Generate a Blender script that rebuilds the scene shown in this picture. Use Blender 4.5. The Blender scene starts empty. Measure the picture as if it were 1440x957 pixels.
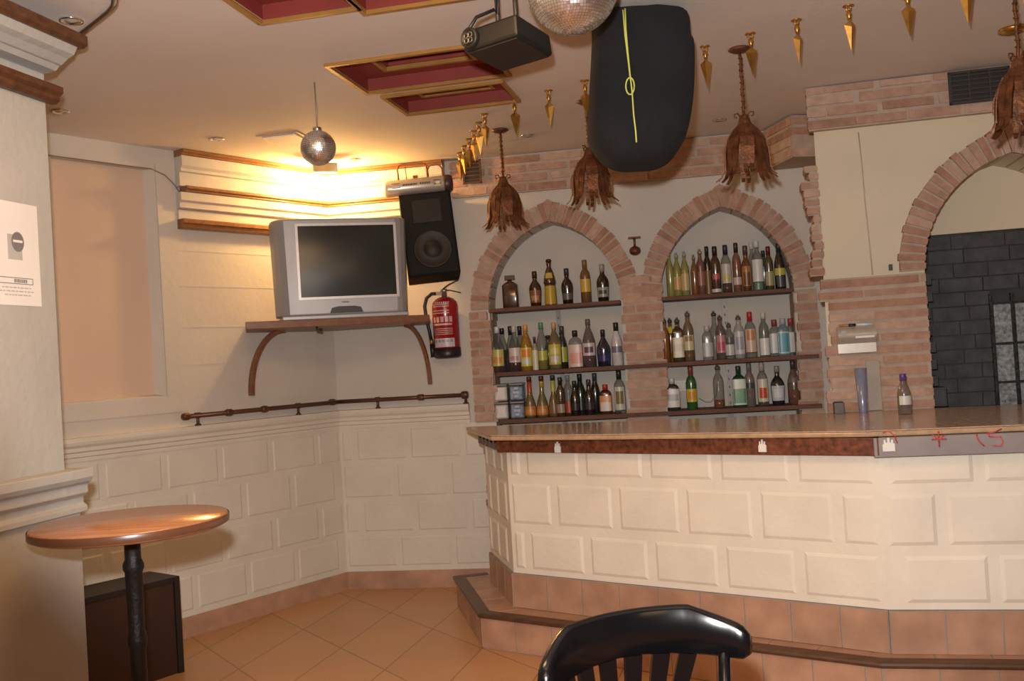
import bpy, bmesh, math, random
from mathutils import Vector, Matrix
random.seed(7)
PI = math.pi; D = math.radians
scn = bpy.context.scene
COL = scn.collection

# ------------------------------------------------------------------ camera
F = 1365.0; CZ = 1.42; TH = math.atan(24.5 / F); RO = math.atan(.061)
ct, st, cr, sr = math.cos(TH), math.sin(TH), math.cos(RO), math.sin(RO)
fwd = Vector((0, ct, st)); u0 = Vector((0, -st, ct)); r0 = Vector((1, 0, 0))
right = r0 * cr - u0 * sr; up = r0 * sr + u0 * cr
cam = bpy.data.cameras.new('camera'); camo = bpy.data.objects.new('camera', cam); COL.objects.link(camo)
cam.sensor_width = 36; cam.lens = F / 1440 * 36; cam.clip_start = .05
M = Matrix((right, up, -fwd)).transposed().to_4x4(); M.translation = (0, 0, CZ)
camo.matrix_world = M; scn.camera = camo
def ray(px, py): return fwd + right * ((px - 720) / F) + up * ((478.5 - py) / F)
def at_z(px, py, z):
    d = ray(px, py); return Vector((0, 0, CZ)) + d * ((z - CZ) / d.z)
def at_y(px, py, Y):
    d = ray(px, py); return Vector((0, 0, CZ)) + d * (Y / d.y)

class Fr:                                   # a vertical wall plane: along e, out n, up z
    def __init__(s, o, ang):
        s.o = Vector((o[0], o[1], 0)); s.a = ang
        s.e = Vector((math.cos(ang), math.sin(ang), 0)); s.n = Vector((s.e.y, -s.e.x, 0))
        s.m = Matrix((s.e, -s.n, (0, 0, 1))).transposed().to_4x4(); s.m.translation = s.o   # local (s, -d, z)
    def w(s, a, d, z): return s.o + s.e * a + s.n * d + Vector((0, 0, z))
    def hit(s, px, py, d=0):
        r = ray(px, py); c = Vector((0, 0, CZ))
        t = (s.o.dot(s.n) + d) / r.dot(s.n); p = c + r * t
        return ((p - s.o).dot(s.e), p.z)
CL = 2.69
FW = Fr((-1.149, 6.276), D(-9.5)); FL = Fr((-1.149, 6.276), D(52)); FR = Fr((1.592, 4.907), D(-13))
FB = Fr((-.062, 4.919), D(-35.9)); FBR = Fr((1.417, 3.847), D(-13)); FP = Fr((-1.564, 3.35), D(76))
SB = (Vector((-.062, 4.919, 0)) - Vector((-.192, 5.489, 0)))
FS = Fr((-.192, 5.489), math.atan2(SB.y, SB.x)); SL = SB.length
BL = (Vector((1.417, 3.847, 0)) - Vector((-.062, 4.919, 0))).length
U1 = FR.e; U2 = -FR.n

# ------------------------------------------------------------------ materials
def mat(name, c, rough=.6, metal=0, var=.12, scale=6, bump=0, bscale=60, emit=None, spec=.5, coat=0):
    m = bpy.data.materials.new(name); m.use_nodes = True
    nt = m.node_tree; b = nt.nodes['Principled BSDF']; L = nt.links
    b.inputs['Roughness'].default_value = rough; b.inputs['Metallic'].default_value = metal
    b.inputs['Specular IOR Level'].default_value = spec; b.inputs['Coat Weight'].default_value = coat; b.inputs['Coat Roughness'].default_value = min(.2, rough)
    tc = nt.nodes.new('ShaderNodeTexCoord')
    n = nt.nodes.new('ShaderNodeTexNoise'); n.inputs['Scale'].default_value = scale; n.inputs['Detail'].default_value = 4
    L.new(tc.outputs['Object'], n.inputs['Vector'])
    r = nt.nodes.new('ShaderNodeValToRGB'); L.new(n.outputs['Fac'], r.inputs['Fac'])
    r.color_ramp.elements[0].position = .3; r.color_ramp.elements[1].position = .7
    r.color_ramp.elements[0].color = tuple(x * (1 - var) for x in c[:3]) + (1,)
    r.color_ramp.elements[1].color = tuple(min(1, x * (1 + var)) for x in c[:3]) + (1,)
    L.new(r.outputs['Color'], b.inputs['Base Color'])
    if bump:
        n2 = nt.nodes.new('ShaderNodeTexNoise'); n2.inputs['Scale'].default_value = bscale; n2.inputs['Detail'].default_value = 5
        L.new(tc.outputs['Object'], n2.inputs['Vector'])
        bp = nt.nodes.new('ShaderNodeBump'); bp.inputs['Strength'].default_value = bump; bp.inputs['Distance'].default_value = .01
        L.new(n2.outputs['Fac'], bp.inputs['Height']); L.new(bp.outputs['Normal'], b.inputs['Normal'])
    if emit:
        b.inputs['Emission Color'].default_value = (*emit[0], 1); b.inputs['Emission Strength'].default_value = emit[1]
    return m
def wood(name, c1, c2, rough=.4, scale=(1, 14, 14), coat=0):
    m = mat(name, c1, rough, coat=coat); nt = m.node_tree; b = nt.nodes['Principled BSDF']
    n = [x for x in nt.nodes if x.type == 'TEX_NOISE'][0]; r = [x for x in nt.nodes if x.type == 'VALTORGB'][0]
    mp = nt.nodes.new('ShaderNodeMapping'); mp.inputs['Scale'].default_value = scale
    tc = [x for x in nt.nodes if x.type == 'TEX_COORD'][0]
    nt.links.new(tc.outputs['Object'], mp.inputs['Vector']); nt.links.new(mp.outputs['Vector'], n.inputs['Vector'])
    n.inputs['Scale'].default_value = 3; n.inputs['Distortion'].default_value = .6
    r.color_ramp.elements[0].color = (*c1, 1); r.color_ramp.elements[1].color = (*c2, 1)
    return m
def glass(name, c, op=.25, rough=.27):
    m = bpy.data.materials.new(name); m.use_nodes = True; nt = m.node_tree; nt.nodes.clear(); L = nt.links
    o = nt.nodes.new('ShaderNodeOutputMaterial'); t = nt.nodes.new('ShaderNodeBsdfTransparent'); t.inputs[0].default_value = (*[.55 + .45 * x for x in c], 1)
    p = nt.nodes.new('ShaderNodeBsdfPrincipled'); p.inputs['Roughness'].default_value = rough; p.inputs['Base Color'].default_value = (*[x * (.35 if op < .45 else .75) for x in c], 1); p.inputs['Specular IOR Level'].default_value = .6; p.inputs['Coat Weight'].default_value = 1; p.inputs['Coat IOR'].default_value = 1.75; p.inputs['Coat Roughness'].default_value = .16
    n = nt.nodes.new('ShaderNodeTexNoise'); n.inputs['Scale'].default_value = 9
    rr = nt.nodes.new('ShaderNodeMapRange'); rr.inputs['To Min'].default_value = op * .8; rr.inputs['To Max'].default_value = op * 1.2
    L.new(n.outputs['Fac'], rr.inputs['Value'])
    lw = nt.nodes.new('ShaderNodeLayerWeight'); lw.inputs['Blend'].default_value = .28
    mx = nt.nodes.new('ShaderNodeMath'); mx.operation = 'MAXIMUM'
    L.new(rr.outputs['Result'], mx.inputs[0]); L.new(lw.outputs['Facing'], mx.inputs[1])
    mi = nt.nodes.new('ShaderNodeMixShader'); L.new(mx.outputs[0], mi.inputs[0]); L.new(t.outputs[0], mi.inputs[1]); L.new(p.outputs[0], mi.inputs[2])
    L.new(mi.outputs[0], o.inputs['Surface']); return m
_g = {}
def gmat(c, op=.25, rough=.27):
    k = ('g', c, op, rough)
    if k not in _g: _g[k] = glass('bottle_glass', c, op, rough)
    return _g[k]
def pmat(c, rough=.4, metal=0, var=.05):
    k = (c, rough, metal)
    if k not in _g: _g[k] = mat('paint', c, rough, metal, var=var, scale=30)
    return _g[k]
plaster = mat('cream_plaster', (.57, .525, .465), .8, var=.05, scale=2.5, bump=.25, bscale=25)
plasterR = mat('cream_plaster_pier', (.66, .57, .42), .75, var=.05, scale=2.5, bump=.2, bscale=25)
wainm = mat('cream_stone_panel', (.66, .62, .54), .62, var=.05, scale=4, bump=.25, bscale=40)
barm = mat('cream_bar_panel', (.79, .74, .635), .5, var=.05, scale=5, bump=.2, bscale=40)
pinkm = mat('pinkish_blind_window', (.62, .46, .35), .8, var=.04, scale=2, bump=.15)
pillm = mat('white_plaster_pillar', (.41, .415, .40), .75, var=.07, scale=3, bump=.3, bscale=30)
ceilm = mat('pinkish_ceiling_plaster', (.75, .675, .61), .85, var=.05, scale=1.5, bump=.1)
brickA = mat('brick_pink', (.42, .255, .185), .9, var=.18, scale=18, bump=.5, bscale=50)
brickB = mat('brick_pale', (.48, .32, .24), .9, var=.15, scale=18, bump=.5, bscale=50)
brickC = mat('brick_red', (.37, .205, .14), .9, var=.2, scale=18, bump=.5, bscale=50)
mortar = mat('brick_mortar', (.45, .345, .275), .95, var=.12, scale=14, bump=.4)
BR = [brickA, brickB, brickC]
darkwood = wood('dark_brown_wood', (.07, .028, .012), (.13, .055, .025), .4)
shelfwood = wood('shelf_wood', (.09, .036, .020), (.15, .062, .036), .7)
orangewood = wood('varnished_moulding', (.20, .085, .03), (.30, .13, .05), .35)
tvshelfwood = wood('red_brown_shelf', (.16, .065, .03), (.23, .10, .05), .4)
tablewood = wood('table_top_wood', (.30, .13, .06), (.42, .20, .10), .22, coat=.3)
darkred = mat('red_coffer_paint', (.24, .035, .025), .6, var=.12)
gold = mat('gold_paint', (.42, .22, .06), .4, .3, var=.15)
brass = mat('brass', (.50, .27, .06), .32, .85, var=.2, scale=20)
rust = mat('rusted_iron', (.16, .06, .025), .5, .55, var=.4, scale=25, bump=.4, bscale=80)
railm = mat('brown_rail_metal', (.11, .045, .025), .4, .3, var=.2)
black = mat('black_plastic', (.012, .012, .013), .45, var=.2)
blackgl = mat('black_lacquer', (.004, .004, .005), .2, var=.2, coat=.15)
iron = mat('black_cast_iron', (.012, .011, .011), .5, .4, var=.3, bump=.4)
silver = mat('silver_plastic', (.34, .34, .355), .4, .3, var=.05)
chrome = mat('chrome', (.75, .75, .76), .15, 1, var=.05)
white = mat('white_paint', (.8, .79, .75), .55, var=.03)
paper = mat('paper', (.72, .73, .74), .7, var=.03)
ink = mat('grey_ink', (.18, .18, .19), .7)
inkdark = mat('dark_ink', (.05, .05, .055), .7)
inklight = mat('light_grey_print', (.42, .43, .43), .7)
cloth = mat('black_cloth', (.005, .006, .009), .95, var=.3, scale=8, bump=.3, bscale=200)
terra = mat('terracotta_tile', (.43, .25, .165), .4, var=.2, scale=7, bump=.1)
grout = mat('grey_grout', (.32, .28, .25), .9)
countm = mat('granite_counter', (.50, .36, .25), .18, var=.2, scale=70, coat=.15)
edgem = mat('counter_edge', (.46, .31, .19), .25, var=.15, scale=30)
fascb = mat('rust_brown_fascia', (.15, .045, .02), .45, var=.55, scale=45)
fascg = mat('grey_fascia', (.27, .24, .24), .5, var=.12, scale=8)
darkbrick = mat('dark_grey_stone', (.055, .057, .062), .75, var=.3, scale=14, bump=.4)
darkmort = mat('dark_grey_joint', (.042, .043, .046), .85, var=.3)
redpaint = mat('extinguisher_red', (.32, .012, .018), .25, coat=.4)
rope = mat('yellow_green_rope', (.55, .58, .12), .7)

# floor: terracotta planks laid diagonally with thin dark joints
floorm = bpy.data.materials.new('terracotta_floor'); floorm.use_nodes = True
nt = floorm.node_tree; b = nt.nodes['Principled BSDF']
tc = nt.nodes.new('ShaderNodeTexCoord'); cmb = nt.nodes.new('ShaderNodeCombineXYZ')
for k_, dv in ((0, (.82, .57, 0)), (1, (.966, -.259, 0))):      # oblong tiles laid on a skewed grid
    vm = nt.nodes.new('ShaderNodeVectorMath'); vm.operation = 'DOT_PRODUCT'; vm.inputs[1].default_value = dv
    nt.links.new(tc.outputs['Object'], vm.inputs[0]); nt.links.new(vm.outputs['Value'], cmb.inputs[k_])
br = nt.nodes.new('ShaderNodeTexBrick'); br.offset = .0
for k, v in {'Scale': 1, 'Mortar Size': .003, 'Mortar Smooth': .3, 'Brick Width': .51, 'Row Height': .37, 'Bias': 0}.items(): br.inputs[k].default_value = v
br.inputs['Color1'].default_value = (.60, .32, .14, 1); br.inputs['Color2'].default_value = (.66, .36, .165, 1); br.inputs['Mortar'].default_value = (.24, .12, .055, 1)
nz = nt.nodes.new('ShaderNodeTexNoise'); nz.inputs['Scale'].default_value = 3; nz.inputs['Detail'].default_value = 6
mx = nt.nodes.new('ShaderNodeMix'); mx.data_type = 'RGBA'; mx.blend_type = 'MULTIPLY'; mx.inputs[0].default_value = .25
nt.links.new(cmb.outputs['Vector'], br.inputs['Vector'])
nt.links.new(tc.outputs['Object'], nz.inputs['Vector'])
nt.links.new(br.outputs['Color'], mx.inputs[6]); nt.links.new(nz.outputs['Color'], mx.inputs[7]); nt.links.new(mx.outputs[2], b.inputs['Base Color'])
b.inputs['Roughness'].default_value = .35

# ------------------------------------------------------------------ mesh helpers
class MB:
    """collects shapes; build() links them as ONE mesh object"""
    def __init__(s, m=None): s.v = []; s.f = []; s.mi = []; s.sm = []; s.m = m or Matrix()
    def add(s, vs, fs, mi=0, smooth=False, m=None):
        t = s.m @ m if m is not None else s.m; o = len(s.v)
        s.v += [t @ Vector(v) for v in vs]; s.f += [[i + o for i in f] for f in fs]; s.mi += [mi] * len(fs); s.sm += [smooth] * len(fs); return s
    def box(s, x0, x1, y0, y1, z0, z1, mi=0, m=None):
        return s.add([(x0, y0, z0), (x1, y0, z0), (x1, y1, z0), (x0, y1, z0), (x0, y0, z1), (x1, y0, z1), (x1, y1, z1), (x0, y1, z1)],
                     [(0, 3, 2, 1), (4, 5, 6, 7), (0, 1, 5, 4), (1, 2, 6, 5), (2, 3, 7, 6), (3, 0, 4, 7)], mi, m=m)
    def prism(s, poly, z0, z1, mi=0, m=None, inset=0):     # poly in xy, extruded in z
        n = len(poly); vs = [(x, y, z0) for x, y in poly] + [(x, y, z1) for x, y in poly]
        fs = [tuple(range(n))[::-1], tuple(range(n, 2 * n))] + [(i, (i + 1) % n, n + (i + 1) % n, n + i) for i in range(n)]
        return s.add(vs, fs, mi, m=m)
    def lathe(s, prof, n=20, mi=0, m=None, sx=1, sy=1, ex=2, cap=True, smooth=True):
        vs = []; fs = []
        for r, z in prof:
            for i in range(n):
                a = 2 * PI * i / n; c, q = math.cos(a), math.sin(a)
                k = 2 / ex
                vs.append((r * sx * math.copysign(abs(c) ** k, c), r * sy * math.copysign(abs(q) ** k, q), z))
        for j in range(len(prof) - 1):
            for i in range(n):
                fs.append((j * n + i, j * n + (i + 1) % n, (j + 1) * n + (i + 1) % n, (j + 1) * n + i))
        s.add(vs, fs, mi, smooth, m)
        if cap:
            s.add(vs[:n], [tuple(range(n))[::-1]], mi, False, m); s.add(vs[-n:], [tuple(range(n))], mi, False, m)
        return s
    def tube(s, pts, r, n=8, mi=0, m=None, closed=False):
        pts = [Vector(p) for p in pts]; vs = []; fs = []; N = len(pts); pr = None
        for i, p in enumerate(pts):
            t = (pts[min(i + 1, N - 1)] - pts[max(i - 1, 0)]).normalized()
            if pr is None: a = Vector((0, 0, 1)) if abs(t.z) < .9 else Vector((1, 0, 0)); x = t.cross(a).normalized()
            else: x = (pr - t * pr.dot(t)).normalized()
            pr = x; y = t.cross(x); rr = r[i] if isinstance(r, (list, tuple)) else r
            for k in range(n): vs.append(p + (x * math.cos(2 * PI * k / n) + y * math.sin(2 * PI * k / n)) * rr)
        for i in range(N - 1):
            for k in range(n): fs.append((i * n + k, i * n + (k + 1) % n, (i + 1) * n + (k + 1) % n, (i + 1) * n + k))
        s.add(vs, fs, mi, True, m); s.add(vs[:n], [tuple(range(n))[::-1]], mi, False, m); s.add(vs[-n:], [tuple(range(n))], mi, False, m); return s
    def strip(s, pts, wv, w, t, mi=0, m=None):      # flat bar swept along pts; wv width direction; w width (list ok); t thickness
        pts = [Vector(p) for p in pts]; vs = []; fs = []; N = len(pts)
        for i, p in enumerate(pts):
            tg = (pts[min(i + 1, N - 1)] - pts[max(i - 1, 0)]).normalized()
            W = (wv[i] if isinstance(wv, list) else Vector(wv)).normalized(); nn = tg.cross(W).normalized()
            ww = (w[i] if isinstance(w, (list, tuple)) else w) / 2
            for a, c in ((-1, -1), (1, -1), (1, 1), (-1, 1)): vs.append(p + W * a * ww + nn * c * t / 2)
        for i in range(N - 1):
            for k in range(4): fs.append((i * 4 + k, i * 4 + (k + 1) % 4, (i + 1) * 4 + (k + 1) % 4, (i + 1) * 4 + k))
        s.add(vs, fs, mi, False, m); s.add(vs[:4], [(3, 2, 1, 0)], mi, False, m); s.add(vs[-4:], [(0, 1, 2, 3)], mi, False, m); return s
    def build(s, name, mats, parent=None, bevel=0, origin=None, seg=2):
        if not isinstance(mats, (list, tuple)): mats = [mats]
        me = bpy.data.meshes.new(name)
        pw = parent['_w'] if parent else (0, 0, 0)
        off = Vector(pw) if parent else Vector(origin or (0, 0, 0))
        me.from_pydata([tuple(v - off) for v in s.v], [], s.f)
        for m in mats: me.materials.append(m)
        for p, i, k in zip(me.polygons, s.mi, s.sm): p.material_index = i; p.use_smooth = k
        bm = bmesh.new(); bm.from_mesh(me); bmesh.ops.remove_doubles(bm, verts=bm.verts, dist=1e-6)
        bmesh.ops.recalc_face_normals(bm, faces=bm.faces); bm.to_mesh(me); bm.free()
        o = bpy.data.objects.new(name, me); COL.objects.link(o)
        if parent: o.parent = parent; o['_w'] = pw
        else: o.location = off; o['_w'] = tuple(off)
        if bevel:
            b = o.modifiers.new('bevel', 'BEVEL'); b.width = bevel; b.segments = seg; b.limit_method = 'ANGLE'; b.angle_limit = D(40)
        return o
def tag(o, label=None, cat=None, group=None, kind=None):
    if label: o['label'] = label
    if cat: o['category'] = cat
    if group: o['group'] = group
    if kind: o['kind'] = kind
    return o
def empty(name, loc, label, cat, group=None):
    o = bpy.data.objects.new(name, None); COL.objects.link(o); o.location = loc; o['_w'] = tuple(loc)
    o.empty_display_size = .05
    return tag(o, label, cat, group)
def struct(o, label=None): return tag(o, label, None, None, 'structure')
def T(x, y, z): return Matrix.Translation((x, y, z))
def RZ(a): return Matrix.Rotation(a, 4, 'Z')
def RX(a): return Matrix.Rotation(a, 4, 'X')
def RY(a): return Matrix.Rotation(a, 4, 'Y')
def fbox(mb, fr, s0, s1, d0, d1, z0, z1, mi=0):   # box in a wall frame: along s, out d
    return mb.box(s0, s1, -d1, -d0, z0, z1, mi, m=fr.m)
def fquad(mb, fr, pts, mi=0):
    return mb.add([(a, -d, z) for a, d, z in pts], [tuple(range(len(pts)))], mi, m=fr.m)
def fprism(mb, fr, poly, d0, d1, mi=0):           # polygon in (s,z) extruded along d
    n = len(poly); vs = [(a, -d0, z) for a, z in poly] + [(a, -d1, z) for a, z in poly]
    fs = [tuple(range(n))[::-1], tuple(range(n, 2 * n))] + [(i, (i + 1) % n, n + (i + 1) % n, n + i) for i in range(n)]
    return mb.add(vs, fs, mi, m=fr.m)
def profile_run(mb, fr, s0, s1, prof, mi=0, s0b=None):  # cross-section prof (d,z) extruded along s
    n = len(prof); vs = [(s0, -d, z) for d, z in prof] + [(s1, -d, z) for d, z in prof]
    fs = [tuple(range(n)), tuple(range(n, 2 * n))[::-1]] + [(i, n + i, n + (i + 1) % n, (i + 1) % n) for i in range(n)]
    return mb.add(vs, fs, mi, m=fr.m)
def mitre_run(mb, prof, s_left, s_right, mi=0):         # one moulding round the corner of wall_left and wall_back
    half = (FW.a - FL.a) / 2                              # the mitre plane halves the corner
    k = math.tan(half)
    n = len(prof)
    a = [FL.w(s_left, d, z) for d, z in prof]
    c = [FW.w(-d * k, d, z) for d, z in prof]
    e = [FW.w(s_right, d, z) for d, z in prof]
    fs = [tuple(range(n)), tuple(range(2 * n, 3 * n))[::-1]]
    for q in (0, n):
        fs += [(q + i, q + n + i, q + n + (i + 1) % n, q + (i + 1) % n) for i in range(n)]
    return mb.add(a + c + e, fs, mi)
def blocks(mb, fr, s0, s1, rows, pitch, offs, gap=.015, ch=.013, h=.007, mi=0):
    """raised, chamfered stone panels in running bond on a wall face"""
    for (z0, z1), of in zip(rows, offs):
        a = of
        while a > s0: a -= pitch
        while a < s1:
            x0, x1 = max(a, s0), min(a + pitch, s1); a += pitch
            x0 += gap; x1 -= gap
            if x1 - x0 < .05: continue
            y0, y1 = z0 + gap, z1 - gap
            o = [(x0, 0, y0), (x1, 0, y0), (x1, 0, y1), (x0, 0, y1)]
            i = [(x0 + ch, -h, y0 + ch), (x1 - ch, -h, y0 + ch), (x1 - ch, -h, y1 - ch), (x0 + ch, -h, y1 - ch)]
            mb.add(o + i, [(4, 5, 6, 7), (0, 1, 5, 4), (1, 2, 6, 5), (2, 3, 7, 6), (3, 0, 4, 7)], mi, m=fr.m)
def bricks(mb, fr, s0, s1, z0, z1, d0, d1, bw=.23, bh=.045, jt=.013, jagl=0, jagr=0, hole=None):
    """courses of rough bricks (slots 0-2 brick, 3 mortar)"""
    z = z0; row = 0
    while z < z1 - .01:
        h = min(bh, z1 - z); a = s0 + (random.random() * jagl if jagl else 0); e = s1 - (random.random() * jagr if jagr else 0)
        fbox(mb, fr, a + .004, e - .004, d0, d1 - .008, z - jt / 2, min(z + h + jt / 2, z1), 3)
        x = a - (bw * .5 if row % 2 else 0) - random.random() * .03
        while x < e:
            x0, x1 = max(x, a), min(x + bw - jt, e)
            if x1 - x0 > .02:
                dd = random.uniform(-.004, .004)
                fbox(mb, fr, x0, x1, d0, d1 + dd, z + random.uniform(0, .004), z + h - random.uniform(0, .004), random.choices((0, 1, 2), (5, 4, 2))[0])
            x += bw + random.uniform(-.02, .02)
        z += h + jt; row += 1
def arch_pts(c, half, rise, zs, n):        # pointed arch intrados, left springing to right springing
    R = (rise * rise + half * half) / (2 * half); th = math.asin(min(1, rise / R)); out = []
    for i in range(n + 1):
        a = th * i / n; out.append((c - half + R - R * math.cos(a), zs + R * math.sin(a), -math.cos(a), math.sin(a)))
    rr = [(2 * c - x, z, -nx, nz) for x, z, nx, nz in out[::-1]]
    return out, rr, R, th
def voussoirs(mb, fr, c, half, rise, zs, t, n, d0, d1):
    l, r, R, th = arch_pts(c, half, rise, zs, n)
    a, e = l[n], r[0]; zt_ = a[1] + t * .98
    fprism(mb, fr, [(c, a[1] + .004), (e[0] + e[2] * t + .004, e[1] + e[3] * t), (c, zt_ + .02), (a[0] + a[2] * t - .004, a[1] + a[3] * t)], d0, d1, 0)
    for side in (l, r):
        for i in range(n):
            p, q = side[i], side[i + 1]; g = .14
            def mixp(k):
                return tuple(p[j] * (1 - k) + q[j] * k for j in range(4))
            a, b2 = mixp(g), mixp(1 - g); tt = t + random.uniform(-.008, .006)
            poly = [(a[0], a[1]), (b2[0], b2[1]), (b2[0] + b2[2] * tt, b2[1] + b2[3] * tt), (a[0] + a[2] * tt, a[1] + a[3] * tt)]
            fprism(mb, fr, poly, d0, d1 + random.uniform(-.004, .004), random.choices((0, 1, 2), (5, 3, 3))[0])
            poly = [(p[0] , p[1] ), (q[0], q[1]), (q[0] + q[2] * (t - .008), q[1] + q[3] * (t - .008)), (p[0] + p[2] * (t - .008), p[1] + p[3] * (t - .008))]
            poly = [(x - p[2] * -.003, z) for x, z in poly]
            fprism(mb, fr, poly, d0, d1 - .009, 3)
BM = BR + [mortar]

# ------------------------------------------------------------------ SETTING
mb = MB(); mb.prism([(-6, -3), (6, -3), (6, 8), (-6, 8)], -.05, 0); struct(mb.build('floor', floorm))
# ceiling with four coffer holes; coffers are boxes let up into it
def rect_u(FLc, w, l): # far-left corner, width along U1, length towards the camera
    a = Vector((FLc.x, FLc.y, 0)); return [a - U2 * l, a - U2 * l + U1 * w, a + U1 * w, a]
c1 = at_z(518, 128, CL); c2 = at_z(575, 158, CL); c3 = at_z(370, 28, CL); c4 = at_z(515, 14, CL)
COFF = [rect_u(c1, .66, .44), rect_u(c2, .56, .34), rect_u(c3, .36, .44), rect_u(c4, .42, .44)]
cl = MB()
# tile the ceiling plane as a grid in (U1,U2), leaving cells over the holes out
def uv(p): return (p.dot(U1), p.dot(U2))
us = sorted({-7., 7.} | {round(uv(p)[0], 5) for r in COFF for p in r}); vs_ = sorted({-3.5, 8.5} | {round(uv(p)[1], 5) for r in COFF for p in r})
def inside(u, v):
    for r in COFF:
        q = [uv(p) for p in r]
        if min(x for x, y in q) < u < max(x for x, y in q) and min(y for x, y in q) < v < max(y for x, y in q): return True
for i in range(len(us) - 1):
    for j in range(len(vs_) - 1):
        if inside((us[i] + us[i + 1]) / 2, (vs_[j] + vs_[j + 1]) / 2): continue
        P = [U1 * a + U2 * c + Vector((0, 0, CL)) for a, c in ((us[i], vs_[j]), (us[i + 1], vs_[j]), (us[i + 1], vs_[j + 1]), (us[i], vs_[j + 1]))]
        cl.add(P, [(0, 1, 2, 3)])
        cl.add([p + Vector((0, 0, .4)) for p in P], [(3, 2, 1, 0)])
struct(cl.build('ceiling', ceilm))

# wall_back with two arched niches
A1 = (1.447, .412); A2 = (2.495, .392); RISE = .52; ZS = 1.735; ZN = .55; ND = .20; WE = 3.12
wb = MB()
def wall_face(fr, s0, s1, z1, holes, nd, rise, zs, zn, mbk, d=0):
    x = s0
    for c, half in holes:
        fquad(mbk, fr, [(x, d, 0), (c - half, d, 0), (c - half, d, z1), (x, d, z1)])
        l, r, _, _ = arch_pts(c, half, rise, zs, 10); pts = l + r[1:]
        for i in range(len(pts) - 1):
            p, q = pts[i], pts[i + 1]
            fquad(mbk, fr, [(p[0], d, p[1]), (q[0], d, q[1]), (q[0], d, z1), (p[0], d, z1)])
            fquad(mbk, fr, [(p[0], d, p[1]), (p[0], d - nd, p[1]), (q[0], d - nd, q[1]), (q[0], d, q[1])])
            fquad(mbk, fr, [(p[0], d - nd, zs), (q[0], d - nd, zs), (q[0], d - nd, q[1]), (p[0], d - nd, p[1])])
        for sx in (c - half, c + half): fquad(mbk, fr, [(sx, d, zn), (sx, d - nd, zn), (sx, d - nd, zs), (sx, d, zs)])
        fquad(mbk, fr, [(c - half, d - nd, zn), (c + half, d - nd, zn), (c + half, d - nd, zs), (c - half, d - nd, zs)])
        fquad(mbk, fr, [(c - half, d, zn), (c + half, d, zn), (c + half, d - nd, zn), (c - half, d - nd, zn)])
        fquad(mbk, fr, [(c - half, d, 0), (c + half, d, 0), (c + half, d, zn), (c - half, d, zn)])
        x = c + half
    fquad(mbk, fr, [(x, d, 0), (s1, d, 0), (s1, d, z1), (x, d, z1)])
wall_face(FW, 0, WE + .3, CL, [A1, A2], ND, RISE, ZS, ZN, wb)
blocks(wb, FW, .0, 1.034, [(.126, .347), (.347, .567), (.567, .806), (.806, 1.03)], .355, [.0, .12, .0, .10], mi=1)
fquad(wb, FW, [(0, .002, .11), (1.034, .002, .11), (1.034, .002, 1.03), (0, .002, 1.03)], 1)
struct(wb.build('wall_back', [plaster, wainm]))
# wall_left with a blind window recess
wl = MB(); r0s, r1s, r0z, r1z = -1.80, -1.235, 1.33, 2.573
for q in [(-3.4, r0s, 0, CL), (r1s, 0, 0, CL), (r0s, r1s, 0, r0z), (r0s, r1s, r1z, CL)]:
    fquad(wl, FL, [(q[0], 0, q[2]), (q[1], 0, q[2]), (q[1], 0, q[3]), (q[0], 0, q[3])])
fquad(wl, FL, [(r0s, -.05, r0z), (r1s - .03, -.05, r0z + .01), (r1s - .03, -.05, r1z), (r0s, -.05, r1z)], 1)
fquad(wl, FL, [(r1s, 0, r0z), (r1s - .03, -.05, r0z + .01), (r1s - .03, -.05, r1z), (r1s, 0, r1z)])
fquad(wl, FL, [(r0s, 0, r0z), (r1s, 0, r0z), (r1s - .03, -.05, r0z + .01), (r0s, -.05, r0z)], 0)
fquad(wl, FL, [(r0s, 0, r1z), (r1s, 0, r1z), (r1s - .03, -.05, r1z), (r0s, -.05, r1z)], 0)
fquad(wl, FL, [(r0s, 0, r0z), (r0s, -.05, r0z), (r0s, -.05, r1z), (r0s, 0, r1z)], 0)
blocks(wl, FL, -3.2, .0, [(.126, .347), (.347, .567), (.567, .806), (.806, 1.03)], .355, [-.05, -.2, -.05, -.2], mi=2)
fquad(wl, FL, [(-3.3, .002, .11), (0, .002, .11), (0, .002, 1.03), (-3.3, .002, 1.03)], 2)
fbox(wl, FL, -3.0, -1.18, 0, .012, 1.235, 1.325, 0)           # sill band under the blind window
fbox(wl, FL, r1s + .01, -1.115, 0, .010, 1.235, 2.60, 0)      # plain pilaster strip beside it
for z in (1.49, 1.70, 1.93, 2.13): fbox(wl, FL, -1.10, -.02, 0, .0015, z, z + .005, 0)   # faint block joints
struct(wl.build('wall_left', [plaster, pinkm, wainm]))
# tile skirting at the foot of both walls
sk = MB()
mitre_run(sk, [(0, 0), (.012, 0), (.012, .108), (0, .112)], -3.3, 1.3); struct(sk.build('baseboard_back', terra))
# chair rail on both walls, stepped mouldings
cr_ = MB()
mitre_run(cr_, [(0, 1.03), (.012, 1.03), (.012, 1.05), (.022, 1.055), (.022, 1.075), (.032, 1.082), (.032, 1.10), (.045, 1.115), (.05, 1.13), (.05, 1.15), (0, 1.152)], -3.3, .87)
struct(cr_.build('trim_1', wainm))
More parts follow.
